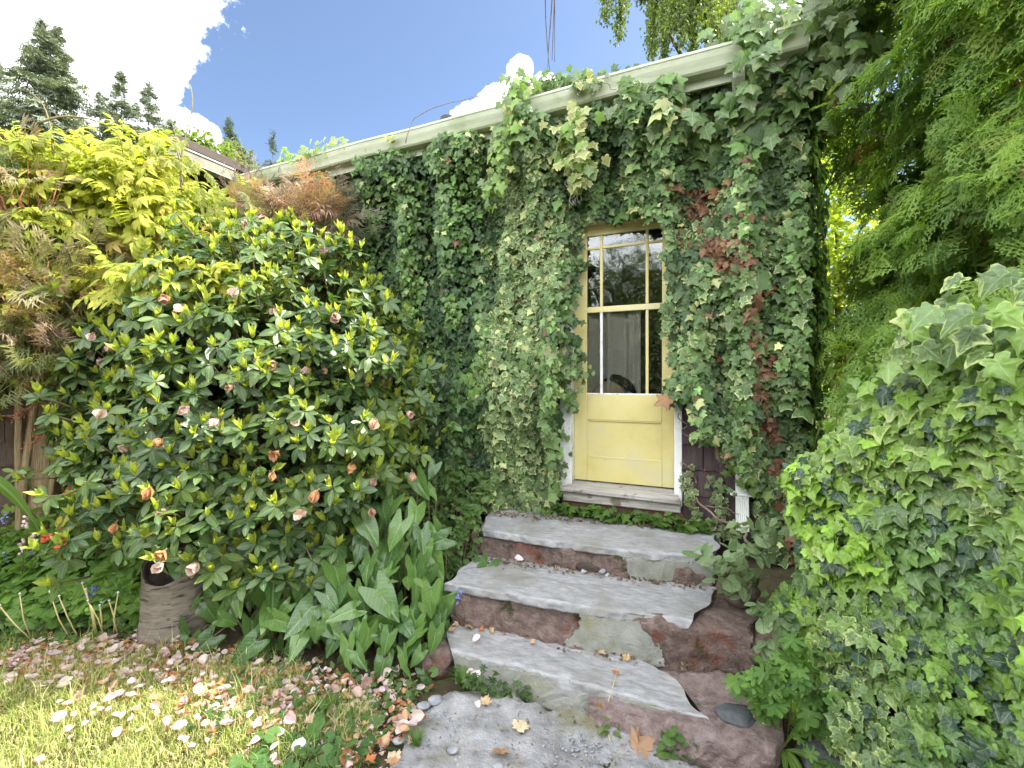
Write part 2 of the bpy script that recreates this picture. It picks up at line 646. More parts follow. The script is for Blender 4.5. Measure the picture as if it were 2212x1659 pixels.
# ------------------------------------------------------------------ leaf materials
def leaf_mat(name, rough=0.45, spec=0.5, trans=0.35, cream=None, vein=0.0, veincol=(0.5, 0.55, 0.3), web=0.0, back=1.25, tcol=(1.15, 1.2, 0.55)):
    m, nt, out = new_mat(name)
    a = nd(nt, 'ShaderNodeAttribute', attribute_name='tint')
    l = nd(nt, 'ShaderNodeAttribute', attribute_name='leafpos')
    sx = nd(nt, 'ShaderNodeSeparateXYZ', {0: l.outputs['Vector']})
    u, v, e = sx.outputs
    geo = nt.nodes.new('ShaderNodeNewGeometry')
    c = a.outputs['Color']
    shift = nd(nt, 'ShaderNodeVectorMath', {0: l.outputs['Vector'], 1: nd(nt, 'ShaderNodeVectorMath', {0: a.outputs['Color'], 1: (913.0, 517.0, 331.0)}, operation='MULTIPLY').outputs[0]}, operation='ADD').outputs[0]
    mot = noise(nt, shift, 4.5, 3.0, 0.6)
    c = mixc(nt, 0.5, c, mixc(nt, mot, (0.55, 0.6, 0.5), (1.5, 1.4, 1.4)), 'MULTIPLY')
    if cream:
        f = mth(nt, 'ADD', e, mth(nt, 'MULTIPLY', mth(nt, 'SUBTRACT', mot, 0.5), 1.5))
        thr = mth(nt, 'SUBTRACT', 1.35, mth(nt, 'MULTIPLY', a.outputs['Alpha'], 0.75))
        mk = mth(nt, 'MULTIPLY', mth(nt, 'SUBTRACT', f, thr), 3.0, clamp=True)
        c = mixc(nt, mk, c, cream)
    if vein > 0:
        au = mth(nt, 'ABSOLUTE', u)
        mid = mth(nt, 'SUBTRACT', 1.0, sstep(nt, au, 0.005, 0.028))
        k = mid
        if web > 0:
            w1 = mth(nt, 'FRACT', mth(nt, 'MULTIPLY', mth(nt, 'SUBTRACT', v, mth(nt, 'MULTIPLY', au, 0.9)), web))
            lat = sstep(nt, mth(nt, 'ABSOLUTE', mth(nt, 'SUBTRACT', mth(nt, 'ADD', w1, mth(nt, 'MULTIPLY', mth(nt, 'SUBTRACT', mot, 0.5), 0.5)), 0.5)), 0.14, 0.0)
            k = mth(nt, 'MAXIMUM', mid, mth(nt, 'MULTIPLY', lat, 0.45))
        c = mixc(nt, mth(nt, 'MULTIPLY', k, vein), c, veincol)
    cb = mixc(nt, geo.outputs['Backfacing'], c, mixc(nt, 1.0, c, (back, back, back * 0.95), 'MULTIPLY'))
    bs = nd(nt, 'ShaderNodeBsdfPrincipled', {'Base Color': cb, 'Roughness': rough, 'Specular IOR Level': spec})
    bmp = nd(nt, 'ShaderNodeBump', {'Strength': 0.25, 'Distance': 0.004, 'Height': mot})
    nt.links.new(bmp.outputs[0], bs.inputs['Normal'])
    tr = nd(nt, 'ShaderNodeBsdfTranslucent', {'Color': mixc(nt, 1.0, cb, tcol, 'MULTIPLY')})
    mx = nd(nt, 'ShaderNodeMixShader', {0: trans, 1: bs.outputs[0], 2: tr.outputs[0]})
    nt.links.new(mx.outputs[0], out.inputs[0])
    return m

M_IVY = leaf_mat('ivy_leaf', 0.48, 0.35, 0.25, cream=(0.46, 0.50, 0.24), vein=0.35, veincol=(0.30, 0.38, 0.20))
M_IVYN = leaf_mat('ivy_leaf_near', 0.36, 0.5, 0.36, cream=(0.46, 0.54, 0.20), vein=0.4, veincol=(0.42, 0.52, 0.22), web=4.0)
M_RHODO = leaf_mat('rhododendron_leaf', 0.4, 0.45, 0.28, vein=0.4, veincol=(0.25, 0.32, 0.12))
M_SOFT = leaf_mat('soft_leaf', 0.55, 0.35, 0.5, vein=0.3, veincol=(0.5, 0.52, 0.2))
M_FINE = leaf_mat('fine_leaf', 0.5, 0.4, 0.4)
M_THUJA = leaf_mat('thuja_spray', 0.6, 0.3, 0.5)
M_NEEDLE = leaf_mat('conifer_spray', 0.7, 0.2, 0.12)
M_ARUM = leaf_mat('arum_leaf', 0.28, 0.55, 0.3, vein=0.4, veincol=(0.36, 0.45, 0.24), web=7.0)
M_PETAL = leaf_mat('petal', 0.6, 0.3, 0.35, tcol=(1.05, 0.95, 0.9), vein=0.0)
M_DEAD = leaf_mat('dead_leaf', 0.75, 0.2, 0.15, vein=0.4, veincol=(0.35, 0.22, 0.12), tcol=(1.1, 0.9, 0.6))
M_GRASS = leaf_mat('grass_blade', 0.5, 0.35, 0.45)
# ------------------------------------------------------------------ materials of built things
def solid(name, cols, scale=6.0, stretch=(1, 1, 1), rot=(0, 0, 0), rough=0.7, spec=0.3, bump=0.3, bscale=40.0, bdist=0.01, detail=6.0,
          spot=None, spot_scale=3.0, spot_lo=0.55, spot_hi=0.65, spot2=None, spot2_scale=9.0, spot2_lo=0.6, spot2_hi=0.68, bstretch=None, spot_stretch=(1, 1, 1)):
    """layered noise: a ramp of colours, two kinds of patches, a bump; all in the place's own coordinates"""
    m, nt, out = new_mat(name)
    g = nt.nodes.new('ShaderNodeNewGeometry')
    mp = nd(nt, 'ShaderNodeMapping', {'Vector': g.outputs['Position'], 'Rotation': rot}, vector_type='TEXTURE')
    mp2 = nd(nt, 'ShaderNodeVectorMath', {0: mp.outputs[0], 1: stretch}, operation='MULTIPLY')
    n1 = noise(nt, mp2.outputs[0], scale, detail, 0.62)
    k = len(cols)
    c = ramp(nt, n1, [(0.28 + 0.44 * i / max(1, k - 1), cc) for i, cc in enumerate(cols)])
    if spot:
        sp = nd(nt, 'ShaderNodeVectorMath', {0: mp.outputs[0], 1: spot_stretch}, operation='MULTIPLY').outputs[0]
        c = mixc(nt, sstep(nt, noise(nt, sp, spot_scale, 6.0, 0.6), spot_lo, spot_hi), c, spot)
    if spot2:
        c = mixc(nt, sstep(nt, noise(nt, mp.outputs[0], spot2_scale, 6.0, 0.65, 0.4), spot2_lo, spot2_hi), c, spot2)
    b = nd(nt, 'ShaderNodeBsdfPrincipled', {'Base Color': c, 'Roughness': rough, 'Specular IOR Level': spec})
    bs = nd(nt, 'ShaderNodeVectorMath', {0: mp.outputs[0], 1: bstretch or stretch}, operation='MULTIPLY').outputs[0]
    h = mth(nt, 'ADD', noise(nt, bs, bscale, 5.0, 0.65), mth(nt, 'MULTIPLY', n1, 0.8))
    bp = nd(nt, 'ShaderNodeBump', {'Strength': bump, 'Distance': bdist, 'Height': h})
    nt.links.new(bp.outputs[0], b.inputs['Normal'])
    nt.links.new(b.outputs[0], out.inputs[0])
    return m

WALLROT = (0, 0, math.radians(-24.2))
M_YELLOW = solid('yellow_door_paint', [(0.45, 0.38, 0.135), (0.55, 0.48, 0.20), (0.57, 0.51, 0.26)], 2.2, rough=0.55, spec=0.35, bump=0.45, bscale=24, bdist=0.005, bstretch=(1, 1, 0.12),
                 spot=(0.50, 0.46, 0.27), spot_scale=2.4, spot_lo=0.5, spot_hi=0.72, spot2=(0.34, 0.27, 0.13), spot2_scale=26.0, spot2_lo=0.64, spot2_hi=0.76)
M_WHITE = solid('weathered_white_paint', [(0.52, 0.53, 0.52), (0.70, 0.70, 0.69), (0.76, 0.76, 0.75)], 5, rough=0.6, bump=0.5, bscale=30, bstretch=(1, 1, 0.15), spot=(0.27, 0.25, 0.23),
                spot_scale=9, spot_lo=0.57, spot_hi=0.66, spot_stretch=(2, 2, 0.5), spot2=(0.42, 0.40, 0.33), spot2_scale=22)
M_CREAM = solid('old_cream_paint', [(0.48, 0.44, 0.30), (0.60, 0.55, 0.36)], 5, rough=0.65, bump=0.4, bscale=30, spot=(0.32, 0.27, 0.18), spot_scale=12, spot_lo=0.55, spot_hi=0.65)
M_SILL = solid('worn_grey_sill', [(0.20, 0.18, 0.16), (0.36, 0.34, 0.31), (0.46, 0.45, 0.43)], 5, stretch=(1, 12, 12), rot=WALLROT, rough=0.8, bump=0.7, bscale=14, spot=(0.16, 0.13, 0.10), spot_scale=8, spot_lo=0.55, spot_hi=0.65)
M_DARKRED = solid('dark_red_board', [(0.07, 0.03, 0.028), (0.13, 0.055, 0.045)], 6, stretch=(1, 8, 8), rot=WALLROT, rough=0.8, bump=0.6, bscale=12, spot=(0.20, 0.15, 0.11), spot_scale=7, spot_lo=0.6, spot_hi=0.68)
M_SHINGLE = solid('purple_brown_shingle', [(0.045, 0.030, 0.038), (0.075, 0.052, 0.055), (0.10, 0.072, 0.066)], 5, stretch=(7, 7, 1), rough=0.8, bump=0.7, bscale=12, bstretch=(9, 9, 0.6),
                  spot=(0.30, 0.23, 0.14), spot_scale=4.0, spot_lo=0.57, spot_hi=0.64, spot_stretch=(3.2, 3.2, 1.4))
M_SHINGLEB = solid('dark_brown_shingle', [(0.075, 0.052, 0.038), (0.12, 0.085, 0.062), (0.16, 0.12, 0.09)], 4, stretch=(6, 6, 1), rough=0.8, bump=0.6, bscale=12, bstretch=(9, 9, 0.6))
M_SHEATH = solid('dark_wall_boarding', [(0.02, 0.016, 0.016), (0.04, 0.03, 0.028)], 4, rough=0.9)
M_GUTTER = solid('pale_green_white_gutter', [(0.33, 0.37, 0.25), (0.42, 0.45, 0.33), (0.50, 0.52, 0.42)], 2.5, stretch=(1, 1, 3), rough=0.45, spec=0.45, bump=0.12, bscale=25, spot=(0.24, 0.28, 0.14),
                 spot_scale=3.5, spot_lo=0.5, spot_hi=0.75, spot2=(0.20, 0.19, 0.11), spot2_scale=12, spot2_lo=0.60, spot2_hi=0.76)
M_PIPE = solid('white_downspout_paint', [(0.62, 0.64, 0.62), (0.74, 0.76, 0.74)], 4, rough=0.4, spec=0.4, bump=0.08, bscale=20, spot=(0.40, 0.40, 0.33), spot_scale=11, spot_lo=0.62, spot_hi=0.72)
M_ROOF = solid('dark_roof_shingle', [(0.028, 0.027, 0.028), (0.06, 0.057, 0.055)], 20, rough=0.9, bump=0.5, bscale=80)
M_BROWNFASCIA = solid('brown_painted_fascia', [(0.045, 0.032, 0.026), (0.075, 0.055, 0.042)], 6, rough=0.6, bump=0.2)
M_OLIVE = solid('olive_grey_gutter', [(0.17, 0.16, 0.12), (0.24, 0.23, 0.17)], 5, rough=0.5, bump=0.15)
M_PALEEDGE = solid('pale_gutter_edge', [(0.50, 0.48, 0.46), (0.62, 0.60, 0.58)], 5, rough=0.5, bump=0.1)
M_BLACK = solid('black_metal', [(0.012, 0.012, 0.014), (0.025, 0.025, 0.027)], 9, rough=0.5, bump=0.05)
M_CONC = solid('brushed_concrete', [(0.17, 0.17, 0.17), (0.27, 0.27, 0.275), (0.36, 0.36, 0.37)], 15.0, detail=10.0, stretch=(1, 3.5, 1.5), rot=(0, 0, math.radians(-20)), rough=0.88, bump=0.5, bscale=11, bdist=0.006,
               bstretch=(1, 34, 4), spot=(0.20, 0.195, 0.175), spot_scale=3.5, spot_lo=0.45, spot_hi=0.70, spot2=(0.13, 0.12, 0.10), spot2_scale=60, spot2_lo=0.60, spot2_hi=0.70)
M_CONCF = solid('green_grey_concrete', [(0.16, 0.165, 0.14), (0.235, 0.24, 0.21), (0.30, 0.30, 0.275)], 9, rough=0.85, bump=0.9, bscale=70, bdist=0.008,
                spot=(0.20, 0.19, 0.10), spot_scale=3.5, spot_lo=0.52, spot_hi=0.75, spot2=(0.10, 0.10, 0.085), spot2_scale=50, spot2_lo=0.66, spot2_hi=0.72)
M_STONE = solid('red_brown_sandstone', [(0.085, 0.060, 0.050), (0.165, 0.116, 0.100), (0.245, 0.188, 0.170)], 20, rough=0.9, bump=1.0, bscale=70, bdist=0.02, spot=(0.16, 0.07, 0.05), spot_scale=4.0,
                spot_lo=0.58, spot_hi=0.66, spot2=(0.045, 0.042, 0.016), spot2_scale=8, spot2_lo=0.57, spot2_hi=0.68)
M_STONEP = solid('pinkish_sandstone', [(0.115, 0.083, 0.075), (0.215, 0.160, 0.148), (0.30, 0.24, 0.23)], 22, rough=0.9, bump=1.0, bscale=80, bdist=0.016, spot=(0.25, 0.225, 0.22), spot_scale=5,
                 spot_lo=0.60, spot_hi=0.72, spot2=(0.10, 0.09, 0.05), spot2_scale=10, spot2_lo=0.62, spot2_hi=0.72)
M_PATH = solid('worn_aggregate_concrete', [(0.17, 0.168, 0.168), (0.27, 0.268, 0.272), (0.37, 0.368, 0.38)], 12, rough=0.9, bump=0.9, bscale=55, bdist=0.014, spot=(0.15, 0.14, 0.07), spot_scale=2.6,
               spot_lo=0.50, spot_hi=0.68, spot2=(0.14, 0.135, 0.13), spot2_scale=20, spot2_lo=0.60, spot2_hi=0.66)
M_PEBBLE = solid('grey_pebble', [(0.12, 0.13, 0.15), (0.24, 0.25, 0.27), (0.36, 0.35, 0.34)], 14, rough=0.6, bump=0.1)
M_DKSTONE = solid('dark_grey_stone', [(0.045, 0.048, 0.055), (0.085, 0.09, 0.10), (0.13, 0.135, 0.14)], 18, rough=0.75, bump=0.4, bscale=50)
M_SOIL = solid('soil_and_thin_turf', [(0.030, 0.022, 0.014), (0.060, 0.045, 0.026), (0.075, 0.070, 0.028)], 7, rough=0.95, bump=0.9, bscale=50, bdist=0.02, spot=(0.085, 0.105, 0.030), spot_scale=2.0,
               spot_lo=0.5, spot_hi=0.7, spot2=(0.15, 0.11, 0.06), spot2_scale=30, spot2_lo=0.6, spot2_hi=0.7)
M_BARK = solid('brown_bark', [(0.06, 0.042, 0.03), (0.13, 0.095, 0.065), (0.22, 0.17, 0.12)], 8, stretch=(4, 4, 0.5), rough=0.9, bump=0.9, bscale=16, bstretch=(5, 5, 0.5), bdist=0.02)
M_TANBARK = solid('tan_peeling_bark', [(0.16, 0.11, 0.06), (0.32, 0.24, 0.13), (0.44, 0.35, 0.22)], 7, stretch=(7, 7, 0.5), rough=0.85, bump=0.9, bscale=12, bstretch=(9, 9, 0.5), bdist=0.02)
M_BIRCH = solid('birch_bark', [(0.12, 0.10, 0.08), (0.20, 0.17, 0.135), (0.27, 0.235, 0.19)], 8, stretch=(1, 1, 4), rough=0.75, bump=0.6, bscale=9, bstretch=(1, 1, 6), bdist=0.012,
                spot=(0.05, 0.04, 0.03), spot_scale=8, spot_lo=0.53, spot_hi=0.66, spot_stretch=(1, 1, 6), spot2=(0.13, 0.095, 0.065), spot2_scale=4, spot2_lo=0.60, spot2_hi=0.72)
M_ENDGRAIN = solid('dark_rotten_wood', [(0.03, 0.024, 0.02), (0.08, 0.062, 0.05)], 12, rough=0.95, bump=0.9, bscale=40)
M_TWIG = solid('grey_brown_twig', [(0.14, 0.10, 0.075), (0.27, 0.20, 0.16)], 20, rough=0.8, bump=0.3)
M_STEM = solid('green_brown_stem', [(0.10, 0.085, 0.04), (0.18, 0.14, 0.07)], 20, rough=0.7, bump=0.2)
M_STRAW = solid('straw_stalk', [(0.42, 0.34, 0.14), (0.55, 0.47, 0.22)], 20, rough=0.6, bump=0.1)
M_REDSTEM = solid('reddish_stem', [(0.26, 0.09, 0.05), (0.40, 0.18, 0.10)], 20, rough=0.6, bump=0.1)
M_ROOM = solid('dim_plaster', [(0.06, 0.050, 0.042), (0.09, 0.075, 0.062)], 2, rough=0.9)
M_CUSHION = solid('tan_fabric', [(0.40, 0.30, 0.22), (0.50, 0.39, 0.29)], 12, rough=0.9)
M_BLACKCLOTH = solid('black_cloth', [(0.006, 0.006, 0.007), (0.02, 0.02, 0.022)], 20, rough=0.95, bump=0.5)

def curtain_mat():
    m, nt, out = new_mat('sheer_curtain')
    d = nd(nt, 'ShaderNodeBsdfDiffuse', {'Color': (0.82, 0.76, 0.70, 1)})
    t = nd(nt, 'ShaderNodeBsdfTranslucent', {'Color': (0.62, 0.57, 0.52, 1)})
    x = nd(nt, 'ShaderNodeMixShader', {0: 0.4, 1: d.outputs[0], 2: t.outputs[0]})
    nt.links.new(x.outputs[0], out.inputs[0])
    return m
M_CURTAIN = curtain_mat()

def glass_mat():
    m, nt, out = new_mat('old_window_glass')
    g = nt.nodes.new('ShaderNodeNewGeometry')
    n = noise(nt, g.outputs['Position'], 7.0, 2.0)
    bp = nd(nt, 'ShaderNodeBump', {'Strength': 0.05, 'Distance': 0.02, 'Height': n})
    fr = nd(nt, 'ShaderNodeFresnel', {'IOR': 1.75, 'Normal': bp.outputs[0]})
    gl = nd(nt, 'ShaderNodeBsdfGlossy', {'Roughness': 0.03, 'Normal': bp.outputs[0], 'Color': (0.95, 0.97, 1, 1)})
    tp = nd(nt, 'ShaderNodeBsdfTransparent', {'Color': (0.9, 0.92, 0.9, 1)})
    x = nd(nt, 'ShaderNodeMixShader', {0: fr.outputs[0], 1: tp.outputs[0], 2: gl.outputs[0]})
    df = nd(nt, 'ShaderNodeBsdfDiffuse', {'Color': (0.5, 0.47, 0.42, 1)})
    dirt = mth(nt, 'MULTIPLY', sstep(nt, noise(nt, g.outputs['Position'], 45.0, 6.0, 0.7), 0.52, 0.8), 0.22)
    y = nd(nt, 'ShaderNodeMixShader', {0: dirt, 1: x.outputs[0], 2: df.outputs[0]})
    nt.links.new(y.outputs[0], out.inputs[0])
    return m
M_GLASS = glass_mat()

# ------------------------------------------------------------------ the ground
def ground():
    def axis(lo, hi, step, far):
        core = np.arange(lo, hi + 1e-6, step)
        return np.concatenate([-np.array(far[::-1]), core, np.array(far)])
    xs = axis(-5.5, 3.5, 0.09, [8, 14, 30, 80, 200, 600])
    ys = axis(-1.0, 6.5, 0.09, [9, 14, 30, 80, 200, 600])
    xs.sort(); ys.sort()
    X, Y = np.meshgrid(xs, ys)
    Z = gz(X, Y)
    nx, ny = len(xs), len(ys)
    V = np.stack([X, Y, Z], -1).reshape(-1, 3)
    i = np.arange(nx * ny).reshape(ny, nx)
    F = np.stack([i[:-1, :-1], i[:-1, 1:], i[1:, 1:], i[1:, :-1]], -1).reshape(-1, 4)
    return link('ground', tri_mesh('ground', V, F), M_SOIL, None, 'structure')
ground()

def in_poly(P, poly):
    x, y = P[..., 0], P[..., 1]
    r = np.zeros(x.shape, bool)
    j = len(poly) - 1
    for i in range(len(poly)):
        xi, yi = poly[i]
        xj, yj = poly[j]
        c = ((yi > y) != (yj > y)) & (x < (xj - xi) * (y - yi) / (yj - yi + 1e-12) + xi)
        r ^= c
        j = i
    return r

def poly_dist(P, poly):
    """signed distance to the polygon's outline, positive inside"""
    d = np.full(P.shape[:-1], 1e9)
    for i in range(len(poly)):
        a, b = np.array(poly[i]), np.array(poly[(i + 1) % len(poly)])
        t = np.clip(((P - a) @ (b - a)) / ((b - a) @ (b - a)), 0, 1)
        d = np.minimum(d, np.linalg.norm(P - (a + t[..., None] * (b - a)), axis=-1))
    return np.where(in_poly(P, poly), d, -d)

PATH = [(-0.36, 2.52), (0.40, 2.26), (0.80, 2.08), (1.12, 1.86), (1.18, 1.2), (1.15, -0.9), (-0.9, -0.9), (-0.78, 1.4), (-0.62, 1.85), (-0.52, 2.15)]
def path_slab():
    xs = np.arange(-1.1, 1.4, 0.03)
    ys = np.arange(-1.0, 2.7, 0.03)
    X, Y = np.meshgrid(xs, ys)
    P = np.stack([X, Y], -1)
    w = Wave(2, 1.6, seed=21)(P) * 0.05 + Wave(2, 6, seed=22)(P) * 0.02
    d = poly_dist(P, PATH) + w
    w3, w4 = Wave(2, 3.0, seed=23)(P), Wave(2, 14.0, seed=24)(P)
    Z = 0.03 + 0.006 * w3 + 0.003 * w4 - 0.10 * smooth01((0.10 - d) / 0.16)
    # a crack across the slab and a chipped hollow
    cr = np.abs((P[..., 0] - 0.02) + 0.28 * (P[..., 1] - 2.0) + 0.03 * w4 + 0.02 * w3)
    Z -= 0.02 * np.exp(-(cr / 0.014) ** 2) * smooth01((2.25 - Y) * 3)
    hol = np.hypot(P[..., 0] - 0.30, (P[..., 1] - 2.0) * 1.3) + 0.03 * w4
    Z -= 0.014 * smooth01((0.16 - hol) / 0.05)
    nx, ny = len(xs), len(ys)
    V = np.stack([X, Y, Z], -1).reshape(-1, 3)
    i = np.arange(nx * ny).reshape(ny, nx)
    F = np.stack([i[:-1, :-1], i[:-1, 1:], i[1:, 1:], i[1:, :-1]], -1).reshape(-1, 4)
    keep = (d.reshape(-1)[F] > -0.10).any(1)
    F = F[keep]
    u, inv = np.unique(F, return_inverse=True)
    link('path', tri_mesh('path', V[u], inv.reshape(F.shape)), M_PATH, None, 'structure')
path_slab()

# ------------------------------------------------------------------ the cottage
cottage = thing('cottage', 'ivy-covered cottage with dark purple shingles and a yellow half-glazed door', 'house', tuple(WO))

mb = MB()
D0, D1, DB, DT = -0.395, 0.375, 0.814, 2.84
wbox(mb, -4.6, D0 - 0.02, 0.2, 3.62, -0.16, -0.02)
wbox(mb, D1 + 0.02, 1.2, 0.2, 3.62, -0.16, -0.02)
wbox(mb, D0 - 0.02, D1 + 0.02, 0.2, DB - 0.06, -0.16, -0.021)
wbox(mb, D0 - 0.02, D1 + 0.02, DT + 0.02, 3.62, -0.16, -0.021)
wbox(mb, 1.06, 1.2, 0.2, 3.62, -5.0, -0.161)
wall = link('wall', mb.mesh('wall'), M_SHEATH, cottage)

def shingles(parent, place, rows, seed, mat, row_h, wmin, wmax):
    """courses of split shingles, each its own piece; place(a, z, o) gives a point of the wall"""
    r = np.random.default_rng(seed)
    protos = {}
    for k, (z, a0, a1) in enumerate(rows):
        a = a0 - r.uniform(0, 0.08)
        while a < a1:
            w = r.uniform(wmin, wmax)
            b = min(a + w, a1)
            if b - a > 0.03:
                g = r.uniform(0.003, 0.008)
                dz = r.uniform(-0.006, 0.006)
                lo, hi = r.uniform(0.017, 0.026), 0.005
                aa = max(a, a0)
                mb = MB()
                bl = z + dz
                tl = z + row_h + 0.015
                mb.box([place(aa, bl, lo), place(b - g, bl + r.uniform(-.004, .004), lo), place(b - g, bl, -0.015), place(aa, bl, -0.015),
                        place(aa, tl, hi), place(b - g, tl, hi), place(b - g, tl, -0.015), place(aa, tl, -0.015)])
                link('shingle', mb.mesh('shingle'), mat, parent)
            a = b
rows = []
for k in range(9):
    z = 0.60 + 0.185 * k
    rows.append((z, 0.435, 1.19))
for k in range(7):
    z = 0.60 + 0.185 * k
    rows.append((z, -1.15, -0.50))
shingles(wall, lambda a, z, o: W(a, z, o), rows, 31, M_SHINGLE, 0.185, 0.13, 0.2)

# casing, head board, sill and the boards under it
def wpart(name, boxes, mat, parent, bv=0.004, label=None):
    mb = MB()
    for b in boxes:
        wbox(mb, *b)
    o = link(name, mb.mesh(name), mat, parent)
    if bv:
        bevel(o, bv)
    if label:
        o['label'] = label
    return o
frame_o = wpart('door_frame', [(-0.495, -0.397, 0.70, 2.95, -0.10, 0.035)], M_WHITE, cottage, 0.006)
wpart('jamb', [(0.377, 0.432, 0.70, 2.95, -0.10, 0.033)], M_WHITE, frame_o, 0.006)
wpart('head_board', [(-0.396, 0.376, 2.842, 2.95, -0.10, 0.030)], M_CREAM, frame_o, 0.005)
sill = MB()
sill.box([W(-0.455, 0.745, 0.125), W(0.43, 0.735, 0.125), W(0.376, 0.76, -0.09), W(-0.396, 0.76, -0.09), W(-0.455, 0.778, 0.125), W(0.43, 0.770, 0.125), W(0.376, 0.808, -0.09), W(-0.396, 0.808, -0.09)])
so = bevel(link('door_sill', sill.mesh('door_sill'), M_SILL, cottage), 0.008, 3)
wpart('sill_board', [(-0.45, 0.425, 0.668, 0.743, -0.02, 0.095)], M_SILL, so, 0.006)
wpart('riser_board', [(-0.47, 0.44, 0.585, 0.664, -0.02, 0.07)], M_DARKRED, so, 0.006)
wpart('riser_board', [(-0.50, 0.46, 0.45, 0.581, -0.02, 0.05)], M_DARKRED, so, 0.006)
wpart('skirt_board', [(0.462, 1.19, 0.50, 0.596, -0.02, 0.045)], M_DARKRED, wall, 0.006)
wpart('skirt_board', [(-1.3, -0.51, 0.50, 0.596, -0.02, 0.045)], M_SHINGLE, wall, 0.006)

# the door: stiles and rails in one piece, then panel, muntins, panes, keyhole
GL, GR = -0.290, 0.286
GB, GT = 1.500, 2.760
O0, O1 = -0.075, -0.035
mb = MB()
wbox(mb, D0, GL, DB, DT, O0, O1)
wbox(mb, GR, D1, DB, DT, O0, O1)
wbox(mb, GL + 0.0005, GR - 0.0005, GT, DT, O0, O1)
wbox(mb, GL + 0.0005, GR - 0.0005, 1.300, GB, O0, O1)
wbox(mb, GL + 0.0005, GR - 0.0005, DB, 1.000, O0, O1)
door = bevel(link('door', mb.mesh('door'), M_YELLOW, cottage), 0.004, 2)
wpart('panel', [(GL, GR, 0.995, 1.305, O0 + 0.004, O1 - 0.014)], M_YELLOW, door, 0)
wpart('panel_moulding', [(GL, GR, 1.289, 1.3005, O1 - 0.0145, O1 - 0.004), (GL, GR, 0.9995, 1.010, O1 - 0.0145, O1 + 0.002),
                         (GL, GL + 0.012, 1.0105, 1.2885, O1 - 0.0145, O1 - 0.004), (GR - 0.012, GR, 1.0105, 1.2885, O1 - 0.0145, O1 - 0.004)], M_YELLOW, door, 0.003)
wpart('rail', [(GL, GR, 2.150, 2.196, O0 + 0.002, O1 - 0.002)], M_YELLOW, door, 0.005)
TM = 2.663
cols = [GL, -0.186, -0.164, 0.165, 0.187, GR]
wpart('muntin', [(cols[1], cols[2], GB, 2.150, O0 + 0.006, O1 - 0.006)], M_WHITE, door, 0.005)
wpart('muntin', [(cols[3], cols[4], GB, 2.150, O0 + 0.006, O1 - 0.006)], M_YELLOW, door, 0.005)
wpart('muntin', [(cols[1], cols[2], 2.196, GT, O0 + 0.006, O1 - 0.006)], M_YELLOW, door, 0.005)
wpart('muntin', [(cols[3], cols[4], 2.196, GT, O0 + 0.006, O1 - 0.006)], M_YELLOW, door, 0.005)
wpart('muntin', [(GL, cols[1] - .0003, TM - 0.010, TM + 0.010, O0 + 0.007, O1 - 0.007), (cols[2] + .0003, cols[3] - .0003, TM - 0.010, TM + 0.010, O0 + 0.007, O1 - 0.007),
                 (cols[4] + .0003, GR, TM - 0.010, TM + 0.010, O0 + 0.007, O1 - 0.007)], M_YELLOW, door, 0.004)
wpart('glazing_bead', [(GL, GR, GB, GB + 0.012, O1 - 0.012, O1 + 0.001)], M_WHITE, door, 0.003)
for ci in (0, 2, 4):
    for z0, z1 in ((GB, 2.150), (2.196, TM - 0.010), (TM + 0.010, GT)):
        dt = (rng.random() - .5) * 0.0012
        mb = MB()
        a, b = cols[ci], cols[ci + 1]
        mb.box([W(a, z0, -0.052 + dt), W(b, z0, -0.052 - dt), W(b, z0, -0.056 - dt), W(a, z0, -0.056 + dt), W(a, z1, -0.052 - dt), W(b, z1, -0.052 + dt), W(b, z1, -0.056 + dt), W(a, z1, -0.056 - dt)])
        link('pane', mb.mesh('pane'), M_GLASS, door)
wpart('keyhole_plate', [(0.312, 0.324, 1.455, 1.492, O1, O1 + 0.003)], M_BLACK, door, 0.001)
wpart('keyhole_plate', [(0.334, 0.341, 1.395, 1.425, O1, O1 + 0.003)], M_BLACK, door, 0.001)

# the room behind the glass
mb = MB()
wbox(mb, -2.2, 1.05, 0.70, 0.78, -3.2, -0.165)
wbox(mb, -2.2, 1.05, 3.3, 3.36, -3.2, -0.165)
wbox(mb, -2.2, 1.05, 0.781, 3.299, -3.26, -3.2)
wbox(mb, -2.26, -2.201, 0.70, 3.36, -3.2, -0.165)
link('room', mb.mesh('room'), M_ROOM, cottage)

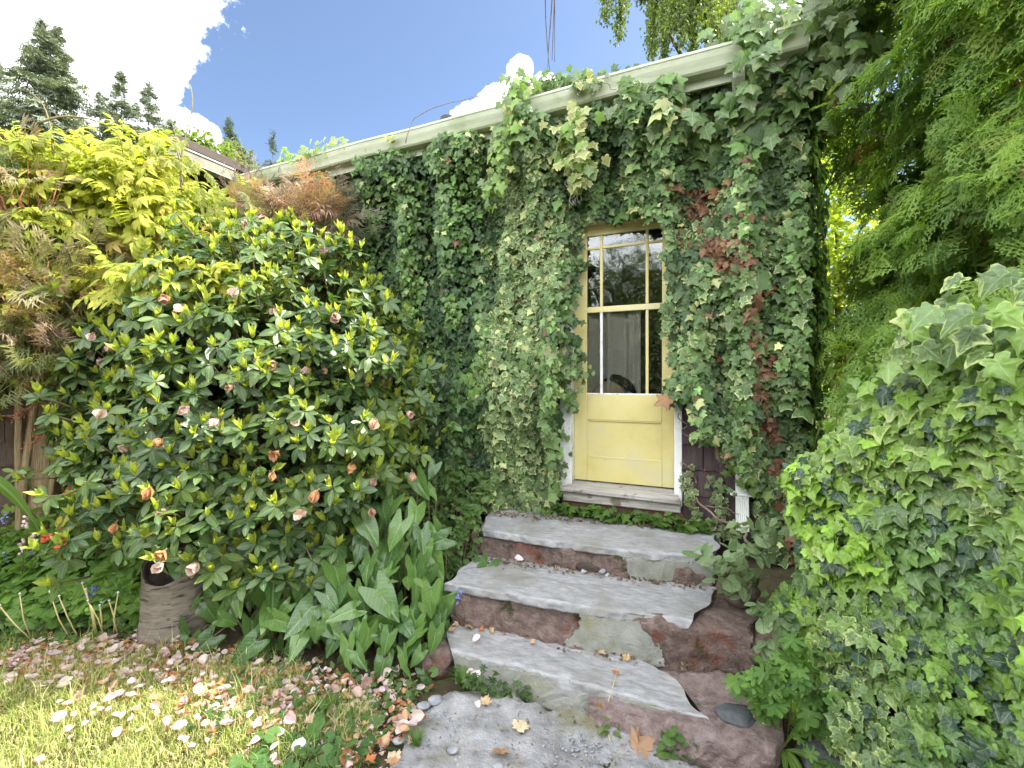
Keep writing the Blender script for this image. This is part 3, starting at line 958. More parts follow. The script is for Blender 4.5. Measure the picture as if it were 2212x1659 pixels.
# roof, soffit, fascia, gutter, downspout, vent
def slab_pts(t0, t1, o0, z0, o1, z1, th):
    return [W(t0, z0, o0), W(t1, z0, o0), W(t1, z1, o1), W(t0, z1, o1), W(t0, z0 + th, o0), W(t1, z0 + th, o0), W(t1, z1 + th, o1), W(t0, z1 + th, o1)]
mb = MB()
mb.box(slab_pts(-6.6, 1.38, 0.30, 3.755, -2.4, 4.56, 0.035))
mb.box(slab_pts(-6.6, 1.38, -2.401, 4.56, -5.2, 3.755, 0.035))
link('roof', mb.mesh('roof'), M_ROOF, cottage)
wpart('soffit', [(-4.06, 1.34, 3.585, 3.60, -0.02, 0.232)], M_GUTTER, cottage, 0)
wpart('fascia', [(-4.06, 1.34, 3.56, 3.745, 0.234, 0.255)], M_GUTTER, cottage, 0.003)
def gutter(t0, t1, o, z, parent, mat, n=48, prof=None, name='gutter'):
    prof = prof or [(0.0, 0.125), (0.0, 0.0), (0.070, 0.0), (0.082, 0.012), (0.092, 0.040), (0.106, 0.072), (0.116, 0.104), (0.122, 0.110), (0.122, 0.126), (0.108, 0.126)]
    inner = [(a - 0.003 if a > 0.01 else a + 0.003, b + 0.003 if b < 0.05 else b - 0.001) for a, b in prof[::-1]]
    loop = prof + inner
    mb = MB()
    ts = np.linspace(t0, t1, n)
    ring = []
    for t in ts:
        sag = 0.004 * math.sin(t * 2.1) + 0.003 * math.sin(t * 5.3 + 1)
        for a, b in loop:
            ring.append(W(t, z + b + sag, o + a))
    m = len(loop)
    F = []
    for i in range(n - 1):
        for k in range(m):
            k2 = (k + 1) % m
            F.append((i * m + k, (i + 1) * m + k, (i + 1) * m + k2, i * m + k2))
    F.append(tuple(range(m)))
    F.append(tuple(range((n - 1) * m, n * m))[::-1])
    mb.add(ring, F)
    return link(name, mb.mesh(name), mat, parent)
gut = gutter(-4.05, 1.16, 0.257, 3.615, cottage, M_GUTTER)
wpart('end_cap', [(1.16, 1.166, 3.612, 3.745, 0.255, 0.383)], M_GUTTER, gut, 0)
for t in (-2.9, -1.35, 0.1):
    wpart('seam', [(t, t + 0.012, 3.612, 3.700, 0.30, 0.3465)], M_GUTTER, gut, 0)
for t in np.arange(-3.9, 1.0, 0.62):
    wpart('hanger', [(t, t + 0.02, 3.733, 3.737, 0.258, 0.37)], M_GUTTER, gut, 0)

def downspout():
    mb = MB()
    n = 36
    pts = []
    w, d = 0.037, 0.026
    out = []
    for i in range(14):                      # ribbed front
        f = i / 13
        out.append((-w + 2 * w * f, d - (0.004 if i % 2 else 0.0)))
    out += [(w, -d), (-w, -d)]
    def ring(t, z, off):
        return [W(t + a, z, off + b) for a, b in out]
    secs = [(0.79, 3.61, 0.30), (0.79, 3.54, 0.30), (0.80, 3.40, 0.12), (0.80, 3.30, 0.075), (0.80, 2.2, 0.072), (0.815, 0.80, 0.075), (0.818, 0.775, 0.076)]
    rings = [ring(*s) for s in secs]
    m = len(out)
    V = [p for r_ in rings for p in r_]
    F = []
    for i in range(len(rings) - 1):
        for k in range(m):
            k2 = (k + 1) % m
            F.append((i * m + k, i * m + k2, (i + 1) * m + k2, (i + 1) * m + k))
    mb.add(V, F)
    o = link('downspout', mb.mesh('downspout'), M_PIPE, cottage)
    mb = MB()
    w, d = 0.041, 0.029
    out = [(a * 1.1, b * 1.1) for a, b in out]
    rings = [ring(*s) for s in [(0.818, 0.86, 0.078), (0.818, 0.815, 0.078), (0.818, 0.812, 0.076), (0.82, 0.60, 0.082)]]
    V = [p for r_ in rings for p in r_]
    F = []
    for i in range(len(rings) - 1):
        for k in range(m):
            k2 = (k + 1) % m
            F.append((i * m + k, i * m + k2, (i + 1) * m + k2, (i + 1) * m + k))
    mb.add(V, F)
    link('lower_sleeve', mb.mesh('lower_sleeve'), M_PIPE, o)
    wpart('wall_strap', [(0.745, 0.90, 0.835, 0.850, 0.03, 0.112)], M_PIPE, o, 0.003)
    wpart('boot', [(0.775, 0.862, 0.50, 0.60, 0.045, 0.12)], M_BLACK, o, 0.006)
downspout()

def vent():
    c = W(-1.90, 3.93, -0.55)
    mb = MB()
    mb.tube([c, c + [0, 0, 0.32]], 0.07, 14)
    o = link('roof_vent', mb.mesh('roof_vent', True), M_BLACK, cottage)
    mb = MB()
    mb.tube([c + [0, 0, 0.322], c + [0, 0, 0.36], c + [0, 0, 0.40], c + [0, 0, 0.42]], [0.10, 0.11, 0.095, 0.03], 18)
    link('vent_cap', mb.mesh('vent_cap', True), M_BLACK, o)
vent()

# ------------------------------------------------------------------ the wing that comes forward on the left
wing = thing('cottage_wing', 'low dark brown shingled wing behind the wisteria at far left', 'house', tuple(W(-4.33, 0, 0)))
TW = -4.33
mb = MB()
wbox(mb, TW - 0.16, TW - 0.02, 0.0, 3.70, -0.02, 0.85)
wbox(mb, TW - 3.0, TW - 0.161, 0.0, 3.70, 0.70, 0.85)
wbox(mb, TW - 0.16, TW - 0.021, 0.0, 2.30, 0.851, 5.0)
wwall = link('wall', mb.mesh('wall'), M_SHEATH, wing)
rows = [(0.02 + 0.187 * k, 0.4, 3.3) for k in range(12)]
shingles(wwall, lambda a, z, o: W(TW + o, z, a), rows, 33, M_SHINGLEB, 0.187, 0.16, 0.27)
mb = MB()
mb.box([W(TW + 0.36, 3.83, 0.92), W(TW + 0.36, 3.83, -0.30), W(TW - 2.6, 4.10, -0.30), W(TW - 2.6, 4.10, 0.92), W(TW + 0.36, 3.875, 0.92), W(TW + 0.36, 3.875, -0.30), W(TW - 2.6, 4.145, -0.30), W(TW - 2.6, 4.145, 0.92)])
mb.box([W(TW - 2.601, 4.10, 0.92), W(TW - 2.601, 4.10, -0.30), W(TW - 5.6, 3.83, -0.30), W(TW - 5.6, 3.83, 0.92), W(TW - 2.601, 4.145, 0.92), W(TW - 2.601, 4.145, -0.30), W(TW - 5.6, 3.875, -0.30), W(TW - 5.6, 3.875, 0.92)])
link('roof', mb.mesh('roof'), M_ROOF, wing)
def wing_part(name, b, mat):
    mb = MB()
    o0, o1, z0, z1, t0, t1 = b
    wbox(mb, TW + t0, TW + t1, z0, z1, o0, o1)
    return bevel(link(name, mb.mesh(name), mat, wing), 0.004)
wing_part('fascia', (0.36, 0.95, 3.70, 3.82, 0.262, 0.285), M_BROWNFASCIA)
wing_part('gutter', (0.36, 0.95, 3.70, 3.795, 0.287, 0.385), M_OLIVE)
wing_part('gutter_lip', (0.36, 0.95, 3.797, 3.815, 0.288, 0.395), M_PALEEDGE)
wing_part('gutter_edge', (0.36, 0.95, 3.690, 3.699, 0.288, 0.390), M_PALEEDGE)
wing_part('roof_edge', (0.30, 0.95, 3.817, 3.90, 0.30, 0.40), M_BROWNFASCIA)
wing_part('soffit', (0.02, 0.92, 3.665, 3.69, -0.018, 0.26), M_BROWNFASCIA)

# ------------------------------------------------------------------ behind the glass
def curtain(name, t0, t1, off, z0, z1, label, mat, amp=0.03, k=11, seed=0):
    n, m = 90, 14
    t = np.linspace(t0, t1, n)
    z = np.linspace(z0, z1, m)
    T, Z = np.meshgrid(t, z)
    wv = Wave(1, 3.0, seed=seed)(T[..., None])
    O = off + amp * np.sin(T * k * 6.28 + 1.3 * wv) * (0.6 + 0.4 * (z1 - Z) / (z1 - z0)) + 0.015 * wv
    V = W(T, Z, O).reshape(-1, 3)
    i = np.arange(n * m).reshape(m, n)
    F = np.stack([i[:-1, :-1], i[:-1, 1:], i[1:, 1:], i[1:, :-1]], -1).reshape(-1, 4)
    o = link(name, tri_mesh(name, V, F), mat)
    s = o.modifiers.new('thickness', 'SOLIDIFY')
    s.thickness = 0.002
    set_origin(o, W((t0 + t1) / 2, z1, off))
    return tag(o, label, 'curtain')
curtain('curtain', -0.62, 0.12, -0.115, 1.0, 2.172, 'pale pleated sheer curtain hanging behind the left and middle door panes', M_CURTAIN, 0.022, 9, 3)
curtain('curtain', 0.26, 0.55, -0.22, 1.0, 2.172, 'narrow pale curtain edge behind the right-hand door panes', M_CURTAIN, 0.02, 14, 5)

def lump(c, r, squash, seed, amp=0.12, sub=3):
    bm = bmesh.new()
    bmesh.ops.create_icosphere(bm, subdivisions=sub, radius=1.0)
    w = Wave(3, 0.7, seed=seed)
    V = np.array([v.co for v in bm.verts])
    k = 1 + amp * w(V)
    for v, f in zip(bm.verts, k):
        v.co = Vector([v.co[i] * f * r * squash[i] + c[i] for i in range(3)])
    me = bpy.data.meshes.new('lump')
    bm.to_mesh(me)
    bm.free()
    me.polygons.foreach_set('use_smooth', np.ones(len(me.polygons), bool))
    return me
me = lump((0, 0, 0), 0.13, (1.05, 0.10, 1.15), 7, 0.03)
for v in me.vertices:
    v.co = Vector(W(-0.13 + v.co.x, 1.46 + v.co.z, -0.084 - v.co.y))
o = link('cushion', me, M_CUSHION)
set_origin(o, W(-0.13, 1.46, -0.084))
tag(o, 'round tan cushion resting inside the lower middle door pane', 'cushion')
mb = MB()
pts = [W(-0.165 + 0.25 * s, 1.605 + 0.035 * math.sin(3.0 * s) - 0.15 * max(0, s - 0.3) ** 1.2, -0.098 - 0.004 * s) for s in np.linspace(0, 1, 16)]
mb.tube(pts, [0.008, 0.014, 0.02, 0.026, 0.030, 0.032, 0.033, 0.033, 0.034, 0.035, 0.036, 0.036, 0.034, 0.028, 0.02, 0.01], 12)
me = mb.mesh('hat', True)
wv = Wave(3, 14.0, seed=9)
for v in me.vertices:
    v.co += Vector((0, 0, 1)) * float(wv(np.array(v.co)[None])[0]) * 0.004
o = link('cap', me, M_BLACKCLOTH)
set_origin(o, pts[8])
tag(o, 'crumpled black cap draped over the tan cushion behind the door glass', 'cap')

# ------------------------------------------------------------------ the steps
def poly_at(P, s):
    P = np.asarray(P, float)
    L = np.r_[0, np.cumsum(np.linalg.norm(np.diff(P, axis=0), axis=1))]
    s = np.asarray(s) * L[-1]
    return np.stack([np.interp(s, L, P[:, i]) for i in range(P.shape[1])], -1)

def step_block(name, F, B, z0, z1, mat, parent, amp=0.01, fine=0.004, na=90, nr=12, nt=22, round_=0.02, batter=0.02, ends=0.02, seed=0, ztop=None, zbot=None):
    """a block between the front line F and the back line B; a rounded nosing, an uneven face"""
    s = np.linspace(0, 1, na)
    f, b = poly_at(F, s), poly_at(B, s)
    fd = nrm(f - b)
    zb = z0 + (0 if zbot is None else np.interp(s, *zbot))
    zt = z1 + (0 if ztop is None else np.interp(s, *ztop))
    rows = []
    for k in range(nr):
        q = k / (nr - 1)
        z = zb + (zt - round_ - zb) * q
        off = batter * (q - 1)
        rows.append((f + fd * off, z))
    for k in range(1, 5):
        a = k / 5 * math.pi / 2
        rows.append((f - fd * (round_ * (1 - math.cos(a))), zt - round_ + round_ * math.sin(a)))
    for k in range(nt + 1):
        q = k / nt
        p0 = f - fd * round_
        rows.append((p0 + (b - p0) * q, zt + 0 * s))
    rows.append((b, zb + 0 * s))
    V = np.stack([np.c_[p, np.broadcast_to(z, (na,))] for p, z in rows], 0)       # (rows, na, 3)
    w1, w2, w3 = Wave(3, 2.2, seed=seed), Wave(3, 9.0, seed=seed + 1), Wave(3, 24.0, seed=seed + 2)
    d = amp * w1(V) + fine * w2(V) + fine * 0.5 * w3(V)
    nv = np.zeros_like(V)
    nfront = np.c_[fd, np.zeros(na)]
    for i in range(len(rows)):
        if i < nr:
            nv[i] = nfront
        elif i < nr + 4:
            a = (i - nr + 1) / 5 * math.pi / 2
            nv[i] = nfront * math.cos(a) + UP * math.sin(a)
        else:
            nv[i] = UP * 0.55
    V = V + nv * d[..., None]
    al = nrm(np.gradient(f, axis=0))
    e = Wave(3, 2.6, seed=seed + 5)(V)
    for side, j in ((0, 0), (1, -1)):
        V[:, j, :2] += al[j] * (ends * .5 * e[:, j])[:, None]
    nR = len(rows)
    i = np.arange(nR * na).reshape(nR, na)
    Fq = np.stack([i[:-1, :-1], i[:-1, 1:], i[1:, 1:], i[1:, :-1]], -1).reshape(-1, 4)
    close = np.stack([i[-1, :-1], i[-1, 1:], i[0, 1:], i[0, :-1]], -1)
    Fq = np.vstack([Fq, close])
    mbb = MB()
    mbb.v = [tuple(p) for p in V.reshape(-1, 3)]
    mbb.f = [tuple(q) for q in Fq]
    mbb.f.append(tuple(i[:, 0][::-1]))
    mbb.f.append(tuple(i[:, -1]))
    return link(name, mbb.mesh(name, True), mat, parent)

def face_patch(name, F, outline, mat, parent, off=0.012, depth=0.05, jag=0.008, seed=0):
    """a slab of concrete stuck on a riser: outline in (x, z), x measured along the front line F"""
    r = np.random.default_rng(seed)
    F = np.asarray(F, float)
    pts = []
    n = len(outline)
    for i in range(n):
        a, b = np.array(outline[i], float), np.array(outline[(i + 1) % n], float)
        m = max(1, int(np.linalg.norm(b - a) / 0.012))
        for k in range(m):
            p = a + (b - a) * k / m
            pts.append(p + r.normal(size=2) * jag * (0.5 if k == 0 else 1))
    bm = bmesh.new()
    fr, bk = [], []
    wv = Wave(2, 5.0, seed=seed)
    for x, z in pts:
        y = np.interp(x, F[:, 0], F[:, 1])
        j = min(np.searchsorted(F[:, 0], x, side='right'), len(F) - 1)
        d = nrm(F[max(j, 1)] - F[max(j, 1) - 1])
        nn = np.array((d[1], -d[0]))
        o = off + 0.004 * float(wv(np.array((x, z))[None])[0])
        fr.append(bm.verts.new((x + nn[0] * o, y + nn[1] * o, z)))
        bk.append(bm.verts.new((x - nn[0] * depth, y - nn[1] * depth, z)))
    bm.faces.new(fr)
    for i in range(len(fr)):
        j = (i + 1) % len(fr)
        bm.faces.new((fr[i], bk[i], bk[j], fr[j]))
    bmesh.ops.recalc_face_normals(bm, faces=bm.faces)
    me = bpy.data.meshes.new(name)
    bm.to_mesh(me)
    bm.free()
    return bevel(link(name, me, mat, parent), 0.005, 2)

S1F = [(-0.32, 2.517), (0.325, 2.254), (0.60, 2.135), (0.836, 2.019)]
S1B = [(-0.36, 2.90), (0.42, 2.58), (0.66, 2.47), (0.75, 2.34)]
S2F = [(-0.381, 2.822), (0.374, 2.561), (0.7255, 2.451), (1.213, 2.298)]
S2B = [(-0.25, 3.26), (0.622, 2.98), (1.17, 2.79), (1.42, 2.70)]
S3F = [(-0.235, 3.308), (0.25, 3.08), (0.686, 2.905), (1.217, 2.778)]
S3B = [(-0.15, 3.86), (0.748, 3.49), (1.25, 3.33), (1.40, 3.25)]
def out(F, d):
    F = np.asarray(F, float)
    t = nrm(np.gradient(F, axis=0))
    return F + np.c_[t[:, 1], -t[:, 0]] * d

bottom_step = thing('stone_step', 'lowest broken concrete step tapering over the sandstone boulder', 'step', (0.3, 2.3, 0), 'steps up to the yellow door')
step_block('tread', S1F, S1B, -0.04, 0.150, M_CONC, bottom_step, amp=0.004, fine=0.003, round_=0.012, batter=0.012, ends=0.05, seed=41,
           zbot=([0, 0.7, 0.86, 1.0], [0, 0, 0.09, 0.165]))
face_patch('riser', S1F, [(-0.31, -0.03), (0.50, -0.02), (0.62, 0.03), (0.72, 0.07), (0.83, 0.125), (0.83, 0.138), (0.30, 0.136), (-0.31, 0.136)], M_CONCF, bottom_step, 0.003, 0.03, 0.003, 5)
middle_step = thing('stone_step', 'middle sandstone step with a pale concrete patch across its face', 'step', (0.4, 2.6, 0), 'steps up to the yellow door')
step_block('stone', S2F, S2B, 0.02, 0.348, M_STONE, middle_step, amp=0.014, fine=0.004, na=170, nr=22, round_=0.03, batter=-0.03, ends=0.05, seed=51)
step_block('tread', out(S2F, 0.022)[:3].tolist() + [(0.90, 2.385)], [(-0.25, 3.25), (0.622, 2.97), (0.95, 2.87), (1.22, 2.76)], 0.335, 0.387, M_CONC, middle_step, amp=0.003, fine=0.0035, na=140, nr=5, round_=0.012,
           batter=0.0, ends=0.06, seed=55)
face_patch('riser_patch', S2F, [(0.26, 0.135), (0.80, 0.13), (0.80, 0.17), (0.775, 0.24), (0.735, 0.30), (0.72, 0.342), (0.375, 0.342), (0.385, 0.30), (0.365, 0.235), (0.30, 0.17)], M_CONCF, middle_step, 0.028, 0.06, 0.006, 7)
top_step = thing('stone_step', 'top step below the door with a dark lump for the hollow in its sandstone face', 'step', (0.5, 3.0, 0), 'steps up to the yellow door')
step_block('stone', S3F, S3B, 0.22, 0.522, M_STONE, top_step, amp=0.012, fine=0.004, na=170, nr=22, round_=0.03, batter=-0.03, ends=0.05, seed=61)
step_block('tread', out(S3F, 0.02), S3B, 0.512, 0.560, M_CONC, top_step, amp=0.003, fine=0.0035, na=140, nr=5, round_=0.012, batter=0.0, ends=0.05, seed=65)
face_patch('riser_patch', S3F, [(0.60, 0.38), (0.85, 0.365), (0.90, 0.385), (0.96, 0.395), (1.02, 0.37), (1.20, 0.37), (1.205, 0.518), (0.70, 0.518), (0.675, 0.47)], M_CONCF, top_step, 0.022, 0.06, 0.006, 9)
hol = link('hollow', lump((0.53, 2.985, 0.405), 0.075, (1.5, 0.35, 0.7), 12, 0.25), M_ENDGRAIN, top_step)  # solid dark lump: colour stands in for the shade inside a hole
for k, (x, z) in enumerate(((0.46, .39), (0.50, .37), (0.55, .375), (0.60, .39), (0.57, .41))):
    y = np.interp(x, [p[0] for p in S3F], [p[1] for p in S3F])
    link('rubble_stone', lump((x, y - 0.035, z), 0.02, (1.1, .8, .8), 13 + k, 0.2, 2), M_PEBBLE, top_step)
bo = step_block('boulder', [(0.36, 2.14), (0.66, 2.02), (0.92, 1.885), (1.06, 1.86), (1.15, 1.95)], [(0.50, 2.40), (0.80, 2.36), (1.02, 2.33), (1.20, 2.28), (1.26, 2.20)], -0.05, 0.135, M_STONEP, None,
                amp=0.024, fine=0.005, na=150, nr=22, round_=0.045, batter=-0.02, ends=0.05, seed=71)
set_origin(bo, (0.85, 2.0, 0))
tag(bo, 'pinkish sandstone boulder under the right end of the lowest step', 'boulder')
for k, (c, r, sq, lab) in enumerate((((0.98, 2.03, 0.155), 0.062, (1.3, .9, .35), 'flat dark grey stone lying on top of the pinkish boulder'),
                                     ((1.31, 1.93, 0.03), 0.10, (1.0, .8, .7), 'smooth blue-grey stone at the foot of the pinkish boulder'),
                                     ((-0.42, 2.62, 0.05), 0.11, (1.0, .9, .9), 'dark rough stone at the left end of the lowest step'),
                                     ((1.28, 2.62, 0.42), 0.10, (1.1, .8, .7), 'purple-brown stone at the right end of the top step'),
                                     ((1.35, 2.34, 0.26), 0.13, (1.2, .8, .8), 'weathered stone edging the right end of the middle step'))):
    o = link('stone', lump(c, r, sq, 80 + k, 0.14), (M_DKSTONE, M_DKSTONE)[k] if k < 2 else M_STONE)
    set_origin(o, c)
    tag(o, lab, 'stone')
# ------------------------------------------------------------------ ivy on the front wall
DARK, MIDG, GREY, LIME, CREAMY, DEAD = (0.042, 0.086, 0.034), (0.088, 0.165, 0.048), (0.145, 0.210, 0.085), (0.19, 0.32, 0.05), (0.32, 0.36, 0.15), (0.125, 0.056, 0.032)
nzA, nzB, nzC, nzD = Wave(2, 0.9, seed=101), Wave(2, 2.6, seed=102), Wave(2, 0.5, seed=103), Wave(2, 5.0, seed=104)

def door_clear(t, z):
    """where the ivy leaves the door, the shingles and the downspout's foot bare"""
    p = np.stack([t, z], -1)
    j = 0.035 * nzD(p)
    left = np.interp(z, [0.6, 1.0, 1.45, 1.52, 1.9, 2.5, 2.8], [-0.50, -0.47, -0.44, -0.36, -0.37, -0.33, -0.33])
    right = np.interp(z, [0.55, 0.80, 1.05, 1.20, 1.36, 1.48, 1.9, 2.8], [0.86, 0.84, 0.76, 0.63, 0.54, 0.39, 0.36, 0.33])
    top = np.interp(t, [-0.4, -0.1, 0.1, 0.4], [2.86, 2.85, 2.82, 2.78])
    r = (t > left + j) & (t < right + j) & (z < top + 0.6 * j)
    pipe = (np.abs(t - 0.835) < 0.055) & (z < 1.06 + j) & (z > 0.3)
    return r | pipe

def wall_ivy(root, t0, t1, n, variegated, side, parts=300):
    f = Foliage(root, M_IVY)
    t = rng.uniform(t0, t1, n)
    z = rng.uniform(0.44, 3.62, n)
    foot = np.interp(t, [-4.5, -1.2, -0.6, -0.5, 0.4, 1.3], [0.35, 0.50, 0.60, 0.62, 0.55, 0.40])
    keep = ~door_clear(t, z) & (z > foot)
    t, z = t[keep], z[keep]
    n = len(t)
    p = np.stack([t, z], -1)
    st = np.stack([t * 2.4, z * 0.28], -1)                       # long hanging strands
    strand = Wave(2, 1.3, seed=107)(st)
    bulge = 0.10 * np.exp(-((t + 0.72) / 0.26) ** 2) * smooth01((z - 0.7) / 1.2) + 0.07 * np.exp(-((t - 0.75) / 0.35) ** 2)
    h = 0.16 + 0.03 * nzA(p) + 0.085 * strand + bulge + 0.10 * smooth01((z - 3.2) / 0.3)
    edge = np.clip((0.10 - np.abs(t + 0.42)) / 0.10, 0, 1) * 0.0
    o = h * (1 - 0.75 * rng.random(n) ** 1.8) + edge
    o = np.maximum(o, 0.03)
    P = W(t, z, o)
    T = -UP + WD * rng.normal(0, 0.55, n)[:, None] + WN * rng.normal(0.25, 0.25, n)[:, None] + UP * np.abs(rng.normal(0, 0.25, n))[:, None]
    N = WN * 0.85 + UP * rng.normal(0.55, 0.28, n)[:, None] + WD * rng.normal(0, 0.38, n)[:, None]
    big = smooth01((z - 2.6) / 0.8) * smooth01((t + 0.2) / 0.6)
    S = 0.047 * np.exp(rng.normal(0, .30, n)) * (1 + 0.5 * big)
    # colours: dark leaves, shade painted into receding strands, lime young strands, grey-green and cream-edged towards the door
    g = rng.random(n)
    C = col_mix(DARK, MIDG, np.clip(0.40 + 0.25 * nzB(p) + 0.35 * strand + 0.35 * rng.normal(size=n), 0, 1))
    lime_zone = np.exp(-(((t + 1.75) / 0.75) ** 2)) * np.exp(-(((z - 1.5) / 0.75) ** 2)) * 1.0
    lime = np.clip((strand * 0.9 + nzB(p) * 0.5 - 0.2) * 1.4, 0, 1) * np.clip(lime_zone + 0.2, 0, 1)
    C = col_mix(C, LIME, np.clip(lime * (0.55 + 0.5 * rng.random(n)), 0, 0.9))
    vz = np.clip(variegated(t, z) + 0.18 * rng.normal(size=n) + 0.15 * nzB(p), 0, 1)
    C = C * (1 - vz[:, None]) + col_mix(MIDG, GREY, rng.random(n)) * vz[:, None]
    alpha = np.clip(vz * rng.uniform(0.3, 1.25, n), 0, 1) * (o > 0.3 * h)
    pale = (rng.random(n) < 0.16 * vz)
    C[pale] = CREAMY
    C = C * np.exp(rng.normal(0, .30, n))[:, None]
    # withered brown leaves
    dz = deadzone(t, z) + 0.006
    dead = rng.random(n) < dz * np.where(dz > 0.1, 1.0, 1.0)
    C = np.where(dead[:, None], col_mix(DEAD, (0.30, 0.16, 0.08), rng.random(n) ** 2), C)
    alpha = np.where(dead, 0, alpha)
    f.add(IVY, P, T, N, S, C, alpha)
    return f

def deadzone(t, z):
    """a brown withered band running down the right-hand ivy"""
    c = np.interp(z, [0.5, 1.0, 1.6, 2.2, 2.6, 2.85, 3.0], [1.12, 1.02, 0.94, 0.86, 0.62, 0.52, 0.50])
    w = np.interp(z, [0.5, 1.2, 2.0, 2.4, 2.9, 3.1], [0.035, 0.07, 0.05, 0.10, 0.13, 0.02])
    d = np.exp(-((t - c) / w) ** 2)
    p = np.stack([t, z], -1)
    return np.clip(d * (0.62 + 0.5 * nzB(p * 1.3)), 0, 0.8) * (z < 3.0)

ivy_a = thing('wall_ivy', 'dark green ivy covering the long shaded wall left of the door', 'ivy', tuple(W(-2.8, 0.4, 0.02)), 'ivy on the cottage wall')
wall_ivy(ivy_a, -4.32, -1.05, 24000, lambda t, z: 0.05 + 0 * t, -1)
ivy_b = thing('wall_ivy', 'pale cream-edged ivy hanging in a thick column just left of the yellow door', 'ivy', tuple(W(-0.75, 0.5, 0.02)), 'ivy on the cottage wall')
wall_ivy(ivy_b, -1.15, -0.02, 13500, lambda t, z: 0.95 * np.exp(-((t + 0.80 - 0.10 * np.sin(z * 3)) / 0.30) ** 2) + 0.25, 0)
ivy_c = thing('wall_ivy', 'grey-green ivy right of the yellow door with a withered brown band', 'ivy', tuple(W(0.8, 0.5, 0.02)), 'ivy on the cottage wall')
fc = wall_ivy(ivy_c, -0.04, 1.17, 14000, lambda t, z: 0.50 + 0 * t, 1)
# round the corner on the gable side
n = 2600
z, o = rng.uniform(0.4, 3.6, n), .16 - .9 * rng.random(n) ** 1.6
P = W(1.20 + rng.uniform(0, 0.10, n), z, o)
fc.add(IVY, P, -UP + WN * rng.normal(0, .5, n)[:, None] + WD * rng.normal(.2, .2, n)[:, None], WD + UP * rng.normal(.4, .3, n)[:, None] + WN * rng.normal(0.3, .4, n)[:, None], rng.uniform(.04, .085, n),
       col_mix(DARK, LIME, rng.random(n)), 0.1)

# loose sprigs straying over the door edges and trailing stems by the step
def sprig(f, pts, n, s0, s1, col, al, spread=0.03, tpl=IVY, nrmv=WN):
    P = poly_at(np.array(pts), rng.random(n)) + rng.normal(0, spread, (n, 3))
    T = -UP + WD * rng.normal(0, .7, n)[:, None] + nrmv * rng.normal(.3, .3, n)[:, None]
    N = nrmv + UP * rng.normal(.5, .35, n)[:, None] + WD * rng.normal(0, .45, n)[:, None]
    c = col_mix(col[0], col[1], rng.random(n))
    f.add(tpl, P, T, N, rng.uniform(s0, s1, n), c, al * rng.uniform(.3, 1.2, n))
VC = (GREY, (0.11, 0.15, 0.075))
fb = BATCHES[1]
sprig(fb, [W(-.40, 1.95, .10), W(-.33, 1.80, .12), W(-.28, 1.62, .10)], 34, .035, .06, (MIDG, GREY), .5, .035)
sprig(fb, [W(-.44, 1.58, .10), W(-.36, 1.50, .10), W(-.36, 1.36, .09)], 26, .035, .06, (MIDG, GREY), .5, .03)
sprig(fb, [W(-.40, 2.62, .10), W(-.32, 2.56, .10)], 10, .04, .07, (MIDG, GREY), .5, .025)
sprig(fb, [W(-.47, 1.20, .06), W(-.46, .80, .05)], 26, .03, .06, VC, .7, .03)
sprig(fc, [W(0.02, 2.90, .10), W(0.09, 2.84, .11)], 5, .09, .12, (MIDG, MIDG), .0, .02)
sprig(fc, [W(.34, 2.18, .08), W(.36, 2.05, .08), W(.35, 1.86, .08)], 14, .04, .09, (MIDG, GREY), .3, .02)
sprig(fc, [W(.37, 1.66, .08), W(.36, 1.5, .08)], 8, .05, .09, ((.05, .09, .07), GREY), .3, .02)
sprig(fc, [W(.45, .98, .03), W(.47, .86, .05), W(.50, .72, .07), W(.55, .62, .10)], 60, .025, .05, VC, .9, .02)
sprig(fc, [W(.66, .95, .05), W(.68, .80, .06), W(.67, .66, .09), W(.62, .60, .12)], 60, .025, .05, VC, .9, .022)
sprig(fc, [W(.50, .60, .10), W(.70, .58, .12), W(.80, .57, .14)], 60, .025, .05, VC, .8, .03)
sprig(fc, [W(.78, 1.10, .12), W(.84, 1.0, .14), W(.90, .93, .14)], 40, .05, .08, ((.12, .19, .05), (.18, .26, .06)), .5, .035)
sprig(fb, [W(-.9, .62, .16), W(-.6, .60, .14), W(-.5, .57, .12)], 70, .03, .06, VC, .6, .04)

def trailing_stem(root, pts, r=0.004, mat=None, name='stem'):
    mb = MB()
    P = poly_at(np.array(pts), np.linspace(0, 1, 18))
    w = Wave(1, 2.0, seed=int(abs(P[0, 0] * 1000)) % 999)(np.linspace(0, 1, 18)[:, None])
    P = P + np.outer(w * 0.015, WD) + np.outer(w[::-1] * 0.01, WN)
    mb.tube(P, np.linspace(r, r * 0.5, 18), 5)
    return link(name, mb.mesh(name, True), mat or M_TWIG, root)
trailing_stem(ivy_c, [W(.50, .80, .12), W(.80, .62, .20), W(.93, .52, .26)][::-1], 0.011)
trailing_stem(ivy_c, [W(.42, 1.38, .06), W(.46, 1.22, .07), W(.56, 1.20, .08)], 0.004)
trailing_stem(ivy_c, [W(.44, 1.02, .04), W(.47, .90, .05), W(.52, .70, .08)], 0.004)
trailing_stem(ivy_c, [W(.58, .74, .10), W(.70, .75, .13), W(.80, .72, .14)], 0.004)
for k in range(7):
    t = -0.36 + 0.012 * k + rng.normal(0, .008)
    trailing_stem(ivy_b, [W(t, 3.35, .22), W(t + .01, 3.15, .24), W(t + .01, 2.95 - .05 * rng.random(), .24)], 0.0022, M_PALEEDGE, 'hanging_thread')

